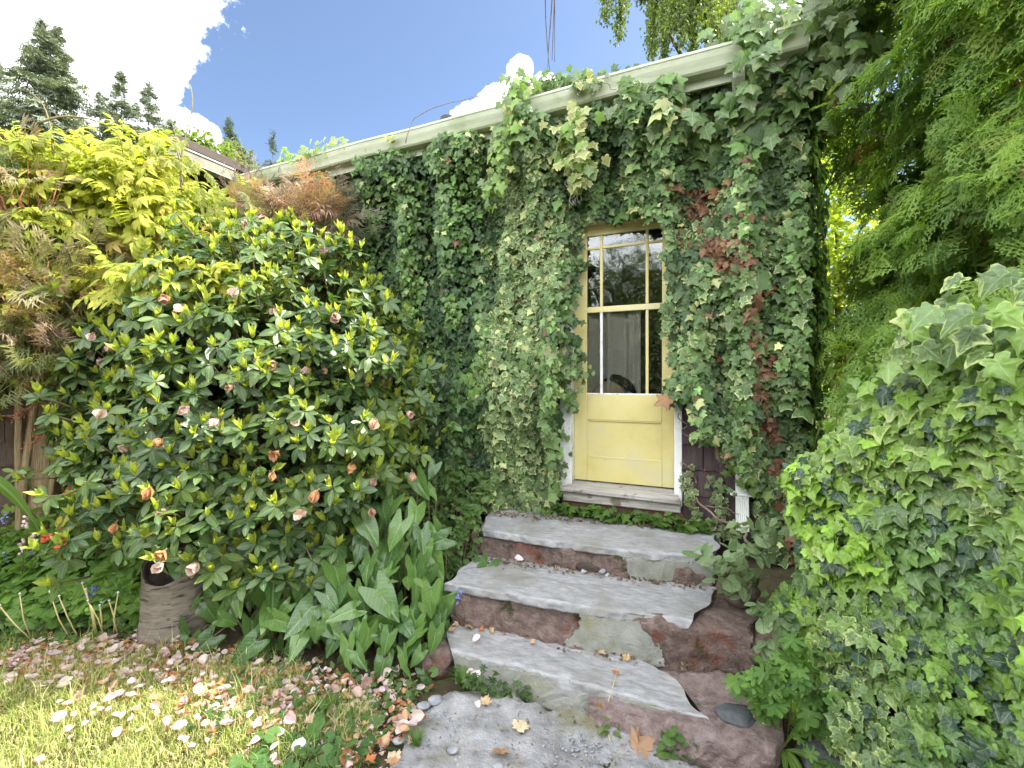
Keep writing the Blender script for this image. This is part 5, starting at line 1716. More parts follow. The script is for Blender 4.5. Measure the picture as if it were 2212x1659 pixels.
# ------------------------------------------------------------------ trees behind the roofs
def conifer(label, x, Y, top_y, half, col, nb=2600, twin=None, lean=0.0, size=1.0):
    """x, top_y: where the tip shows; half: half width at the foot in metres"""
    tip = at(x, top_y, Y)
    root = thing('conifer', label, 'tree', (tip[0], Y, 0), 'conifers beyond the roofs')
    f = Foliage(root, M_NEEDLE, 'spray', 'foliage', 120)
    H = tip[2]
    nbr = int(nb / 11)
    qb = rng.random(nbr) ** .9 * .72                            # 0 at the tip, 1 at the foot
    ph = rng.uniform(0, 2 * np.pi, nbr)
    L = half * 2.2 * qb * rng.uniform(.45, 1.15, nbr) + .03 * size
    d = np.stack([np.cos(ph), np.sin(ph), 0 * ph], -1)
    m = 20
    b = np.repeat(np.arange(nbr), m)
    k = rng.random(len(b)) ** .7
    rise = np.where(qb < .2, .5, .1)[b]
    P = np.stack([tip[0] + d[b, 0] * L[b] * k, Y + d[b, 1] * L[b] * k, H * (1 - qb[b]) + L[b] * (rise * k - .38 * k * k)], -1) + rng.normal(0, .05 * size, (len(b), 3))
    n = len(b)
    side = np.stack([-d[b, 1], d[b, 0], 0 * k], -1)
    T = d[b] * .8 + side * rng.normal(0, .6, n)[:, None] + UP * (rise * .8 - .35 + rng.normal(0, .3, n))[:, None]
    N = UP * .9 + d[b] * .5 + rng.normal(0, .35, (n, 3))
    C = col_mix(np.array(col) * .65, np.array(col) * 1.4, rng.random(n))
    f.add(FIR, P, T, N, size * rng.uniform(.22, .5, n) * (.32 + .68 * np.minimum(1, qb[b] * 4)), C)
    zt = rng.uniform(.93, 1.0, 60)
    f.add(FIR, np.c_[np.full(60, tip[0]), np.full(60, Y), H * zt], np.c_[rng.normal(0, .5, 60), rng.normal(0, .5, 60), np.full(60, .7)], UP + rng.normal(0, .5, (60, 3)), .22 * size, np.array(col))
    mb = MB()
    mb.tube([(tip[0] + lean * H, Y, -.2), (tip[0] + lean * H * .5, Y, H * .5), (tip[0], Y, H * .93)], [half * .06, half * .035, .01], 7)
    link('trunk', mb.mesh('trunk', True), M_BARK, root)
    return root
GR = (.17, .205, .145)
conifer('tall dense grey-green conifer, left of a close twin top at far left', 92, 17, 48, 2.3, GR, 4200, size=1.15)
conifer('second top of the tall conifer pair, slightly right and lower', 122, 17.6, 60, 2.5, (.165, .20, .145), 4200, size=1.15)
conifer('grey-green conifer cut by the left edge of the picture', -10, 18, 130, 2.3, (.18, .21, .15), 2600, size=1.1)
conifer('pointed conifer right behind the wisteria shoot standing against the cloud', 262, 17, 158, 1.9, (.155, .19, .13), 3200)
conifer('broad conifer at the right edge of the big white cloud', 320, 18, 180, 2.3, (.165, .205, .145), 3600)
conifer('lower conifer filling the gap between the tall pair and the pointed one', 215, 19, 205, 2.2, (.16, .20, .14), 2800)
conifer('grey-green conifer sloping down to the brown wing roof, right of the broad one', 372, 18.5, 262, 2.0, (.165, .205, .145), 2600)
conifer('small dark pointed conifer rising just left of the gutter end', 495, 20, 258, 1.5, (.105, .145, .105), 2200)
conifer('thin sparse young conifer poking above the left part of the gutter', 589, 22, 285, .95, (.09, .125, .085), 750, size=.9)

def leafy_tree(label, name, c, r, n, cols, size, trunk_h, group=None, cat='tree', mat=None, tpl=None, parts=300, trunk_r=.12, lobes=9):
    root = thing(name, label, cat, (c[0], c[1], 0), group)
    f = Foliage(root, mat or M_SOFT, 'leaf', 'foliage', parts)
    c, r = np.array(c), np.array(r)
    cc = c + nrm(rng.normal(size=(lobes, 3))) * r * rng.uniform(.35, .8, (lobes, 1))
    k = rng.integers(lobes, size=n)
    d = nrm(rng.normal(size=(n, 3)) + [0, 0, .25])
    P = cc[k] + d * r * (.5 * rng.uniform(.4, 1.05, n))[:, None]
    T = d + rng.normal(0, .6, (n, 3)) - UP * .5
    N = UP * .8 + d * .5 + rng.normal(0, .45, (n, 3))
    f.add(tpl or OVAL, P, T, N, rng.uniform(size * .7, size * 1.3, n), col_mix(cols[0], cols[1], rng.random(n)))
    b = np.array((c[0], c[1], -.1))
    mb = MB()
    mb.tube([b, b + [.05, 0, trunk_h * .5], c], [trunk_r, trunk_r * .75, trunk_r * .3], 8)
    link('trunk', mb.mesh('trunk', True), M_BARK, root)
    for i in range(lobes):
        mb = MB()
        s = b + (c - b) * rng.uniform(.45, .9)
        mb.tube([s, (s + cc[i]) / 2 + rng.normal(0, .1, 3), cc[i]], [trunk_r * .4, trunk_r * .25, trunk_r * .1], 5)
        link('limb', mb.mesh('limb', True), M_BARK, root)
    return root
leafy_tree('bright green rounded deciduous tree behind the brown wing roof', 'deciduous_tree', at(415, 330, 14), (1.1, .9, .75), 2600, ((.09, .15, .03), (.16, .22, .05)), .13, 4, parts=60)
leafy_tree('grey-green bushy tree beside the small dark conifer', 'deciduous_tree', at(500, 355, 16), (1.1, .9, .7), 2000, ((.09, .12, .06), (.13, .15, .08)), .13, 4, parts=60)
leafy_tree('sunlit yellow-green shrub glowing in the gap past the right end of the cottage', 'garden_tree', (3.55, 5.0, 2.4), (1.3, .9, 2.3), 9000, ((.27, .38, .055), (.45, .50, .10)), .075, 1.5)
leafy_tree('fresh green tree behind the thuja, seen through its thin edge', 'garden_tree', (4.9, 9.5, 3.6), (2.4, 1.6, 2.8), 5200, ((.10, .17, .04), (.20, .27, .06)), .11, 3, parts=150)

# the weeping birch behind the cottage
birch = thing('weeping_birch', 'weeping birch trailing fine hanging branches over the roof at the top', 'tree', (4.2, 9.3, 0))
mb = MB()
mb.tube([(4.2, 9.3, -.2), (4.15, 9.3, 4), (4.0, 9.2, 8), (3.6, 9.0, 11.5)], [.24, .19, .13, .05], 10)
link('trunk', mb.mesh('trunk', True), M_BIRCH, birch)
small = lance_tpl(170, w=.36, fold=.1, droop=.1, st=(0, .4, 1), hw=(.3, 1, 0))
def birch_strand(x, Y, z0, z1, n, cols, fullness=.10, name='hanging_branch'):
    f = Foliage(birch, M_SOFT, 'leaf', 'hanging_leaves', 0) if n else None
    w = Wave(1, .14, seed=int(abs(x) * 1000 + z1 * 10) % 997)
    def path(z):
        k = np.stack([z], -1)
        return np.stack([x + .07 * w(k), Y + .07 * w(k + 9.0), z], -1)
    mb = MB()
    mb.tube(path(np.linspace(z0, z1, 14)), np.linspace(.012, .004, 14), 4)
    link(name, mb.mesh(name, True), M_ENDGRAIN if not n else M_TWIG, birch)
    if n:
        z = z1 + (z0 - z1) * rng.random(n)
        P = path(z) + np.stack([rng.normal(0, fullness, n), rng.normal(0, fullness, n), rng.normal(0, .03, n)], -1) * (.35 + .65 * rng.random(n))[:, None]
        f.add([small], P, rng.normal(0, .5, (n, 3)) - UP * .9, rng.normal(0, 1, (n, 3)) + UP * .4, rng.uniform(.04, .07, n), col_mix(cols[0], cols[1], rng.random(n)))
BC = ((.08, .13, .03), (.16, .22, .06))
for px, py, n in ((1313, 48, 260), (1330, 15, 160), (1350, 75, 380), (1355, 40, 200), (1390, 5, 200), (1405, 100, 560), (1412, 132, 600), (1425, 80, 420), (1448, 120, 560), (1462, 60, 420), (1478, 95, 560), (1495, 70, 420),
                  (1510, 120, 560), (1528, 100, 480), (1545, 60, 420)):
    Y = 8.0 + rng.uniform(-.5, .5)
    p = at(px, py, Y)
    birch_strand(p[0], Y, 8.6 + rng.random(), p[2], int(n * 1.9), BC, .075)
for k in range(46):
    Y = 8.6 + rng.uniform(-.7, .9)
    px = rng.uniform(1540, 1840)
    p = at(px, rng.uniform(40, 230), Y)
    birch_strand(p[0], Y, 9.0 + rng.random(), p[2], 420, ((.14, .21, .04), (.26, .32, .07)), .13)
for k in range(5):                                              # a bundle of bare trailing twigs
    Y = 8.0
    px = 1193 + rng.normal(0, 1.4)
    p = at(px, 165 - 14 * k, Y)
    birch_strand(p[0], Y + .02 * k, 9.2, p[2], 0, BC, name='bare_branch')
for k in range(9):
    a = rng.uniform(-.5, .5)
    mb = MB()
    e = np.array((1.2 + .75 * k, 8.0 + .2 * a, 9.3 + .25 * a))
    s = np.array((4.05, 9.2, 6.8 + .35 * k))
    mb.tube([s, (s + e) / 2 + [0, 0, .5], e], [.05, .03, .012], 5)
    link('limb', mb.mesh('limb', True), M_BARK, birch)

# trees across the garden behind the viewer: they show in the door's glass
leafy_tree('leafy tree behind the viewer, mirrored in the middle door panes', 'garden_tree', (-5.0, -5.2, 2.7), (2.4, 1.9, 3.2), 17000, ((.06, .10, .03), (.12, .17, .05)), .16, 2.5, parts=0, lobes=24)
leafy_tree('bushy tree behind the viewer, mirrored low in the right door panes', 'garden_tree', (-1.8, -6.8, 2.2), (2.3, 1.7, 2.8), 11000, ((.05, .085, .03), (.10, .14, .05)), .15, 2.5, parts=0, lobes=18)
leafy_tree('spreading tree behind the viewer, mirrored in the left door panes', 'garden_tree', (-8.2, -3.0, 2.5), (2.4, 1.9, 3.0), 11000, ((.05, .09, .03), (.11, .16, .05)), .15, 2.5, parts=0, lobes=18)

# ------------------------------------------------------------------ birch stump
stump = thing('birch_stump', 'hollow leaning birch stump with banded pale bark at the foot of the rhododendron', 'tree stump', (-2.19, 3.0, 0))
n, m = 40, 26
V = []
for i in range(m):
    q = i / (m - 1)
    for k in range(n):
        th = 2 * math.pi * k / n
        top = .43 - .065 * math.cos(th - math.radians(-55)) - .02 * math.sin(3 * th)
        z = -.05 + (top + .05) * q
        r = .165 + .05 * (1 - q) ** 3 + .006 * math.sin(3 * th + 1) + .004 * math.sin(9 * th + 6 * q)
        V.append((-2.19 + r * math.cos(th), 3.0 + r * math.sin(th), z))
off = len(V)
for i in range(8):
    q = i / 7
    for k in range(n):
        th = 2 * math.pi * k / n
        top = .43 - .065 * math.cos(th - math.radians(-55)) - .02 * math.sin(3 * th)
        r = (.152 - .02 * q) + .006 * math.sin(3 * th + 1)
        V.append((-2.19 + r * math.cos(th), 3.0 + r * math.sin(th), top - .07 * q - .004))
F = [(i * n + k, i * n + (k + 1) % n, (i + 1) * n + (k + 1) % n, (i + 1) * n + k) for i in range(m - 1) for k in range(n)]
link('bark', tri_mesh('bark', V[:off], F), M_BIRCH, stump)
F = [(i * n + k, (i + 1) * n + k, (i + 1) * n + (k + 1) % n, i * n + (k + 1) % n) for i in range(7) for k in range(n)]
F += [(k, (k + 1) % n, off // 1 - off + k, k) for k in range(0)]
me = tri_mesh('rotten_core', V[off:], F)
core = link('rotten_core', me, M_ENDGRAIN, stump)
mb = MB()
ring_o = [V[(m - 1) * n + k] for k in range(n)]
ring_i = [V[off + k] for k in range(n)]
mb.add(ring_o + ring_i + [V[off + 7 * n + k] for k in range(n)], [(k, (k + 1) % n, n + (k + 1) % n, n + k) for k in range(n)] + [tuple(range(2 * n, 3 * n))])
link('rim', mb.mesh('rim'), M_ENDGRAIN, stump)

# ------------------------------------------------------------------ low plants on the left
def clump(label, name, cat, loc, pts, tpls, mat, smin, smax, cols, height, group=None, lean=(0, -.25, 0), part='leaf', stems=True, parts=300, up=.8):
    """a leafy clump: each leaf on its own stalk from the ground point under it; pts: leaf places"""
    root = thing(name, label, cat, loc, group)
    f = Foliage(root, mat, part, 'foliage', parts)
    P = np.asarray(pts, float)
    n = len(P)
    c = P.mean(0)
    outw = nrm((P - c) * [1, 1, .2] + rng.normal(0, .05, (n, 3)))
    T = outw * .8 + np.array(lean) * 1.2 + UP * rng.normal(-.15, .3, n)[:, None] + rng.normal(0, .35, (n, 3))
    N = UP * up + np.array(lean) * 1.1 + outw * .25 + rng.normal(0, .28, (n, 3))
    f.add(tpls, P, T, N, rng.uniform(smin, smax, n), col_mix(cols[0], cols[1], rng.random(n)))
    if stems:
        mb = MB()
        for p in P[rng.permutation(n)[:min(n, 160)]]:
            b = np.array((c[0] + (p[0] - c[0]) * .7, c[1] + (p[1] - c[1]) * .7, float(gz(p[0], p[1]))))
            mb.tube([b, (b + p) / 2 + rng.normal(0, .015, 3), p], [.003, .0025, .0018], 4)
        link('stalks', mb.mesh('stalks', True), M_STEM, root, 'stuff')
    return root
def mound(x0, x1, y0, y1, h0, h1, n, seed=1, shell=.45):
    """points on a leafy mound that rises from its front edge y0 to its back y1"""
    x, q = rng.uniform(x0, x1, n), rng.random(n)
    y = y0 + (y1 - y0) * q
    w = Wave(2, .9, seed=seed)(np.stack([x, y], -1))
    top = h0 + (h1 - h0) * q ** .8 + .05 * w
    z = gz(x, y) + np.maximum(.03, top * (1 - shell * rng.random(n) ** 2))
    return np.stack([x, y, z], -1)
GER = ((.11, .22, .05), (.20, .34, .07))
clump('dense bright green patch of lobed cranesbill leaves left of the stump', 'cranesbill', 'plant', (-3.0, 3.2, 0), mound(-3.75, -2.36, 3.02, 3.7, .14, .78, 1050, 5), PALM, M_SOFT, .085, .145, GER, .5)
clump('ferny green leaves around the foot of the stump', 'ferny_plant', 'plant', (-2.3, 3.3, 0), mound(-2.62, -1.95, 3.12, 3.5, .2, .62, 260, 6), FERN, M_SOFT, .09, .15, GER, .5)
clump('small-leaved weeds fringing the lawn at the left edge', 'weeds', 'plant', (-3.2, 2.95, 0), mound(-3.7, -2.4, 2.82, 3.1, .05, .14, 420, 7), ROUND, M_SOFT, .03, .06, ((.07, .14, .04), (.13, .21, .06)), .1)

# big arum leaves
arum = thing('arum', 'clump of large glossy arrow-shaped arum leaves with pale veins beside the steps', 'plant', (-.85, 2.75, 0))
f = Foliage(arum, M_ARUM, 'leaf', 'foliage')
spots = [(860, 1170, 2.75, .30), (800, 1150, 2.8, .24), (900, 1245, 2.72, .30), (925, 1330, 2.66, .28), (945, 1290, 2.68, .24), (830, 1300, 2.62, .24), (870, 1330, 2.6, .26), (760, 1290, 2.66, .26), (740, 1340, 2.6, .24),
         (700, 1290, 2.68, .26), (650, 1320, 2.62, .26), (600, 1260, 2.66, .30), (580, 1210, 2.72, .26), (610, 1330, 2.6, .24), (560, 1330, 2.66, .26), (520, 1290, 2.74, .26), (500, 1340, 2.68, .22), (880, 1390, 2.5, .22),
         (830, 1380, 2.5, .22), (790, 1380, 2.52, .24), (760, 1410, 2.46, .2), (900, 1420, 2.44, .18), (860, 1430, 2.42, .18), (690, 1360, 2.58, .22), (640, 1380, 2.56, .22), (545, 1380, 2.62, .2), (920, 1190, 2.85, .24),
         (720, 1220, 2.76, .24), (780, 1230, 2.74, .24), (840, 1240, 2.72, .26), (660, 1240, 2.74, .24), (940, 1380, 2.58, .2), (470, 1330, 2.78, .2), (425, 1395, 2.75, .25), (850, 1120, 2.9, .22), (900, 1130, 2.95, .22)]
P = []
S = []
for x, y, Y, s in spots:
    for j in range(5):
        P.append(at(x + rng.normal(0, 12 + 12 * j), y + rng.normal(0, 10 + 12 * j), Y + .06 * j))
        S.append(s * rng.uniform(.5, 1.0) * (.82 if x < 620 else .92))
P, S = np.array(P), np.array(S)
n = len(P)
T = np.stack([rng.normal(.05, .62, n), rng.normal(-.45, .35, n), rng.normal(-.85, .35, n)], -1)
N = np.stack([rng.normal(0, .5, n), rng.normal(-.75, .35, n), rng.normal(.65, .35, n)], -1)
f.add(ARUM, P - nrm(T) * (S * .35)[:, None], T, N, S, col_mix((.055, .125, .036), (.125, .235, .052), rng.random(n)))
mb = MB()
for p, t, s in zip(P, T, S):
    p = p - nrm(t) * s * .35
    b = np.array((p[0] * .9 - .08, p[1] + .16, max(0, gz(p[0], p[1]))))
    mb.tube([b, (b * .4 + p * .6) + [0, .03, .05], p], [.006, .005, .004], 5)
link('stalks', mb.mesh('stalks', True), M_STEM, arum, 'stuff')
clump('tender oval-leaved weed standing among the arum leaves by the middle step', 'weed', 'plant', tuple(at(860, 1400, 2.5)), [at(x, y, 2.45) for x, y in ((840, 1275), (880, 1290), (860, 1255), (895, 1250), (870, 1310), (840, 1300), (905, 1300), (880, 1245))],
      OVAL, M_SOFT, .07, .11, ((.12, .22, .07), (.16, .26, .09)), .3, stems=False)
clump('mass of small weedy leaves between the ivy wall and the steps', 'weeds', 'plant', (-.6, 3.5, .2), np.vstack([mound(-1.15, -.22, 3.05, 3.95, .28, .42, 760, 8), [at(x + rng.normal(0, 14), y + rng.normal(0, 14), 3.15) for x, y in ((960, 1190), (990, 1150), (1010, 1110), (975, 1230), (940, 1150)) for _ in range(26)]]),
      FERN + OVAL + IVY, M_SOFT, .035, .075, ((.08, .16, .05), (.16, .25, .08)), .3)
clump('green seedlings growing in the gap under the door sill', 'weeds', 'plant', tuple(W(0, .56, .16)), [W(t, .585 + .07 * rng.random(), .10 + .08 * rng.random()) for t in np.linspace(-.55, .62, 190)], OVAL + IVY, M_SOFT, .035, .075, ((.05, .11, .02), (.12, .23, .04)), .08, stems=False, lean=(-.1, -.3, 0))

# ------------------------------------------------------------------ low plants on the right
LAM = leaf_mat('deadnettle_leaf', .5, .4, .35, cream=(.62, .68, .50), vein=.75, veincol=(.07, .14, .05))
clump('silver-variegated dead-nettle spilling over the right end of the top step', 'dead_nettle', 'plant', (1.25, 2.6, .3), np.vstack([[at(x + rng.normal(0, 14), y + rng.normal(0, 14), 2.50 + rng.normal(0, .06)) for x, y in
      ((1590, 1150), (1620, 1170), (1600, 1200), (1570, 1210), (1560, 1225), (1600, 1240), (1640, 1190), (1630, 1230), (1665, 1160), (1650, 1140), (1575, 1250), (1610, 1270)) for _ in range(9)],
      [at(x, y, 2.45) for x, y in ((1515, 1180), (1525, 1195), (1505, 1195), (1535, 1175))], [at(x + rng.normal(0, 10), y + rng.normal(0, 12), 2.2) for x, y in ((1640, 1310), (1665, 1335), (1655, 1390), (1690, 1370), (1700, 1330)) for _ in range(7)]]),
      OVAL + ROUND[:1], LAM, .05, .085, ((.14, .22, .10), (.24, .32, .17)), .3, lean=(-.35, -.3, 0), stems=False)
clump('soft feathery green columbine leaves below the ivy at the right of the boulder', 'columbine', 'plant', (1.35, 2.0, 0), np.vstack([[at(x + rng.normal(0, 22), y + rng.normal(0, 22), 1.95 + rng.normal(0, .05)) for x, y in
      ((1760, 1450), (1720, 1430), (1790, 1490), (1760, 1520), (1810, 1540), (1850, 1560), (1800, 1590), (1840, 1620), (1880, 1600), (1780, 1640), (1900, 1650), (1640, 1480), (1660, 1510), (1690, 1460)) for _ in range(10)]]), FERN, M_SOFT, .05, .10,
      ((.10, .21, .055), (.17, .31, .07)), .2, lean=(-.3, -.35, 0), stems=False)
clump('round-leaved weed at the foot of the boulder by the path edge', 'weed', 'plant', (.82, 1.9, 0), [at(x + rng.normal(0, 8), y + rng.normal(0, 8), 1.97) for x, y in ((1440, 1600), (1455, 1625), (1470, 1590), (1480, 1640), (1540, 1640), (1560, 1650), (1430, 1640)) for _ in range(5)], ROUND, M_SOFT, .03, .055,
      ((.07, .14, .04), (.12, .22, .06)), .05, stems=False)
clump('small green weeds sprouting at the left foot of the lowest step', 'weed', 'plant', tuple(at(1090, 1500, 2.36)), [at(x + rng.normal(0, 12), y + rng.normal(0, 9), 2.33) for x, y in ((1040, 1480), (1070, 1490), (1090, 1500), (1110, 1510), (1130, 1505), (1060, 1470), (1080, 1525), (1020, 1465)) for _ in range(12)], OVAL + FERN, M_SOFT, .025, .055,
      ((.05, .10, .035), (.10, .17, .06)), .05, stems=False)
clump('pale green weed in the crack before the lowest step', 'weed', 'plant', tuple(at(1320, 1580, 2.1)), [at(x + rng.normal(0, 8), y + rng.normal(0, 8), 2.08) for x, y in ((1310, 1570), (1325, 1585), (1335, 1600)) for _ in range(6)], OVAL, M_SOFT, .03, .05, ((.12, .20, .06), (.18, .26, .09)), .05, stems=False)
clump('low creeping weeds and grassy sprouts between the arum and the path', 'weeds', 'plant', (-.8, 2.35, 0), [np.array((x, y, float(gz(x, y)) + .015 + .05 * rng.random())) for x, y in zip(rng.uniform(-1.5, -.38, 420), rng.uniform(2.12, 2.62, 420)) if poly_dist(np.array([[x, y]]), PATH)[0] < -.02], OVAL + ROUND + FERN, M_SOFT, .018, .05, ((.06, .13, .04), (.13, .22, .06)), .05, stems=False)
clump('round-leaved violets in the shaded grass at bottom left of the path', 'violets', 'plant', (-.95, 1.95, 0), [np.array((x, y, .02 + .06 * rng.random())) for x, y in zip(rng.normal(-.86, .13, 170), rng.normal(2.03, .10, 170))], ROUND, M_SOFT, .035, .065, ((.06, .14, .04), (.12, .23, .06)), .06)

# strap leaves of bluebells at the right, an iris blade at the left
def straps(root, base, specs, mat, tint):
    for (dx, dy, dz, w) in specs:
        n = 9
        s = np.linspace(0, 1, n)
        b = np.array(base)
        e = b + np.array((dx, dy, dz))
        mid = (b + e) / 2 + np.array((0, 0, abs(dz) * .35 + .05))
        C = np.outer((1 - s) ** 2, b) + np.outer(2 * s * (1 - s), mid) + np.outer(s ** 2, e)
        tan = nrm(np.gradient(C, axis=0))
        sd = nrm(np.cross(tan, np.array((.2, -1, .3))))
        ww = w * np.sin(np.pi * (0.12 + .88 * (1 - s)))[:, None] * .5
        V = np.vstack([C - sd * ww, C + nrm(np.cross(sd, tan)) * w * .12, C + sd * ww])
        F = [(k, n + k, n + k + 1, k + 1) for k in range(n - 1)] + [(n + k, 2 * n + k, 2 * n + k + 1, n + k + 1) for k in range(n - 1)]
        lp = np.c_[np.r_[-np.ones(n), np.zeros(n), np.ones(n)] * .1, np.tile(s, 3), np.r_[np.ones(n), np.zeros(n), np.ones(n)]]
        me = tri_mesh('leaf', V, F, {'tint': ('FLOAT_COLOR', np.tile((*tint, 0), (3 * n, 1))), 'leafpos': ('FLOAT_VECTOR', lp)})
        link('leaf', me, mat, root)
bell_c = [(.20, .25, .62), (.28, .33, .70), (.16, .20, .55)]
def bluebell(base, top, label, n=9, col=None, group='bluebells', name='bluebell', size=.016, cat='flower'):
    root = thing(name, label, cat, tuple(base), group)
    base, top = np.array(base), np.array(top)
    mb = MB()
    mb.tube([base, (base + top) / 2 + [.01, 0, .02], top], [.003, .0028, .002], 5)
    link('stem', mb.mesh('stem', True), M_STEM, root)
    c = col or bell_c[rng.integers(3)]
    tp = PETAL[0]
    me = None
    for k in range(n):
        q = base + (top - base) * (1 - .30 * k / n) + rng.normal(0, .010, 3)
        V, F = [], []
        b = 0
        ax = nrm(np.array((rng.normal(0, .6), rng.normal(-.3, .5), rng.normal(-.3, .5))))
        a = nrm(np.cross(ax, (.2, .3, .9)))
        bb = np.cross(ax, a)
        for j in range(5):
            th = 2 * math.pi * j / 5
            rad = a * math.cos(th) + bb * math.sin(th)
            R = frame((rad * .55 + ax)[None], (ax * .4 - rad)[None])[0]
            V.append((tp.V * size) @ R.T + q)
            F.append(tp.F + b)
            b += len(tp.V)
        nV = b
        me = tri_mesh('flower', np.vstack(V), np.vstack(F), {'tint': ('FLOAT_COLOR', np.tile((*c, 0), (nV, 1))), 'leafpos': ('FLOAT_VECTOR', np.tile(tp.lp, (5, 1)))})
        link('flower', me, M_PETAL, root)
    return root
b1 = bluebell(at(1690, 1600, 1.98), at(1668, 1458, 1.98), 'pale blue flower on a tall stem right of the boulder, the left one of two', 3, (.30, .36, .75), None, size=.030)
b2 = bluebell(at(1700, 1600, 1.98), at(1708, 1470, 1.98), 'pale blue flower on a tall stem right of the boulder, the right one of two', 3, (.30, .36, .75), None, size=.028)
st = thing('bluebell_leaves', 'long bright green strap leaves right of the boulder', 'plant', tuple(at(1690, 1620, 1.96)))
straps(st, at(1690, 1620, 1.96), [(-.03, -.08, -.06, .03), (.12, -.02, .10, .028), (.16, -.1, -.03, .03), (.05, -.10, -.10, .03), (-.06, .02, .15, .02), (.02, -.12, -.12, .035)], M_SOFT, (.13, .24, .04))
st = thing('iris_leaf', 'single bright green sword leaf leaning in at the left edge', 'plant', tuple(at(85, 1140, 3.1)))
straps(st, at(88, 1150, 3.1), [(-.36, -.1, .42, .075)], M_SOFT, (.12, .24, .03))
for (bx, by, tx, ty, Y, lab) in ((210, 1330, 203, 1265, 3.02, 'bluebell left of the stump, highest of a close trio'), (205, 1330, 190, 1280, 3.0, 'bluebell left of the stump, left in a close trio'), (225, 1340, 222, 1300, 3.0, 'bluebell left of the stump, lowest of a close trio'),
                                 (20, 1260, 12, 1195, 3.2, 'bluebell at the left edge beside pale bell flowers'), (70, 1250, 66, 1180, 3.2, 'deep blue bluebell in the cranesbill leaves near the left edge'), (12, 1180, 10, 1108, 3.3, 'pale blue bluebell cut by the left edge'),
                                 (1005, 1345, 988, 1275, 2.7, 'faint bluebell half hidden among the arum leaves')):
    bluebell(at(bx, by, Y), at(tx, ty, Y), lab, 9, None, None)
for (tx, ty, lab) in ((55, 1130, 'cluster of pale pink drooping bells at the left edge, upper'), (75, 1165, 'cluster of pale pink drooping bells at the left edge, middle'), (48, 1180, 'cluster of pale pink drooping bells at the left edge, lower'), (207, 1150, 'small cluster of white bells beside the orange flowers')):
    bluebell(at(tx, ty + 60, 3.05), at(tx, ty - 10, 3.0), lab, 9, (.68, .60, .60), None, 'bell_flower', .020)
for (tx, ty, lab) in ((112, 1160, 'orange-red honeysuckle flower cluster, left one over the cranesbill'), (138, 1150, 'orange-red honeysuckle flower cluster beside the round yellow leaf'), (140, 1182, 'orange-red honeysuckle flower cluster, lowest of three'), (158, 1068, 'small red honeysuckle cluster under the rhododendron edge')):
    bluebell(at(tx, ty + 25, 2.98), at(tx, ty - 8, 2.95), lab, 8, (.62, .16, .09), None, 'honeysuckle_flower', .034)
yl = thing('yellow_leaf', 'single round bright yellow leaf among the orange flowers', 'leaf', tuple(at(136, 1128, 2.96)))
f = Foliage(yl, M_SOFT)
f.add(ROUND[:1], at(136, 1150, 2.96)[None], (0, 0, 1), (0, -1, .3), .11, (.50, .46, .05))

# ------------------------------------------------------------------ grass
lawn = thing('lawn_grass', 'rough sunlit grass of the small lawn at bottom left', 'grass', (-1.8, 2.2, 0))
lawn['kind'] = 'stuff'
def blades(n, xs, ys, keep, hmin, hmax, cols, name):
    x, y = rng.uniform(*xs, n), rng.uniform(*ys, n)
    k = keep(x, y)
    x, y = x[k], y[k]
    n = len(x)
    z = gz(x, y) - .005
    h = rng.uniform(hmin, hmax, n) * (.7 + .5 * (Wave(2, 1.4, seed=301)(np.stack([x, y], -1)) * .5 + .5))
    a = rng.uniform(0, 6.28, n)
    d = np.stack([np.cos(a), np.sin(a), 0 * a], -1)
    sd = np.stack([-d[:, 1], d[:, 0], 0 * a], -1)
    ben = rng.uniform(.1, .95, n) * h
    w = rng.uniform(.0011, .0026, n)
    base = np.stack([x, y, z], -1)
    p1 = base + d * (ben * .25)[:, None] + UP * (h * .55)[:, None]
    p2 = base + d * ben[:, None] + UP * (h * rng.uniform(.6, 1.0, n))[:, None]
    V = np.stack([base - sd * w[:, None], base + sd * w[:, None], p1 - sd * (w * .8)[:, None], p1 + sd * (w * .8)[:, None], p2], 1).reshape(-1, 3)
    F = (np.array([[0, 1, 3], [0, 3, 2], [2, 3, 4]])[None] + (np.arange(n) * 5)[:, None, None]).reshape(-1, 3)
    C = col_mix(cols[0], cols[1], rng.random(n))
    straw = rng.random(n) < .27
    C[straw] = (.48, .42, .24)
    A = np.repeat(np.c_[C, np.zeros(n)], 5, 0)
    L = np.tile([(-.1, 0, 1), (.1, 0, 1), (-.1, .5, 1), (.1, .5, 1), (0, 1, 1)], (n, 1))
    link(name, tri_mesh(name, V, F, {'tint': ('FLOAT_COLOR', A), 'leafpos': ('FLOAT_VECTOR', L)}), M_GRASS, lawn, 'stuff')
def lawn_keep(x, y):
    edge = np.interp(x, [-4.2, -3, -2.2, -1.5, -.9, -.5], [2.95, 2.93, 2.82, 2.60, 2.42, 2.30]) + .06 * Wave(2, 1.3, seed=302)(np.stack([x, y], -1))
    P = np.stack([x, y], -1)
    thin = Wave(2, .8, seed=303)(P) > -2.6 + 2.6 * smooth01((x + 1.10) / .5)
    return (y < edge) & (poly_dist(P, PATH) < -.03) & thin
blades(170000, (-4.0, -.42), (.9, 3.0), lawn_keep, .022, .075, ((.19, .26, .065), (.40, .42, .17)), 'short_grass')
blades(2600, (-3.6, -.8), (1.4, 3.0), lawn_keep, .10, .19, ((.14, .24, .04), (.30, .36, .09)), 'long_grass')
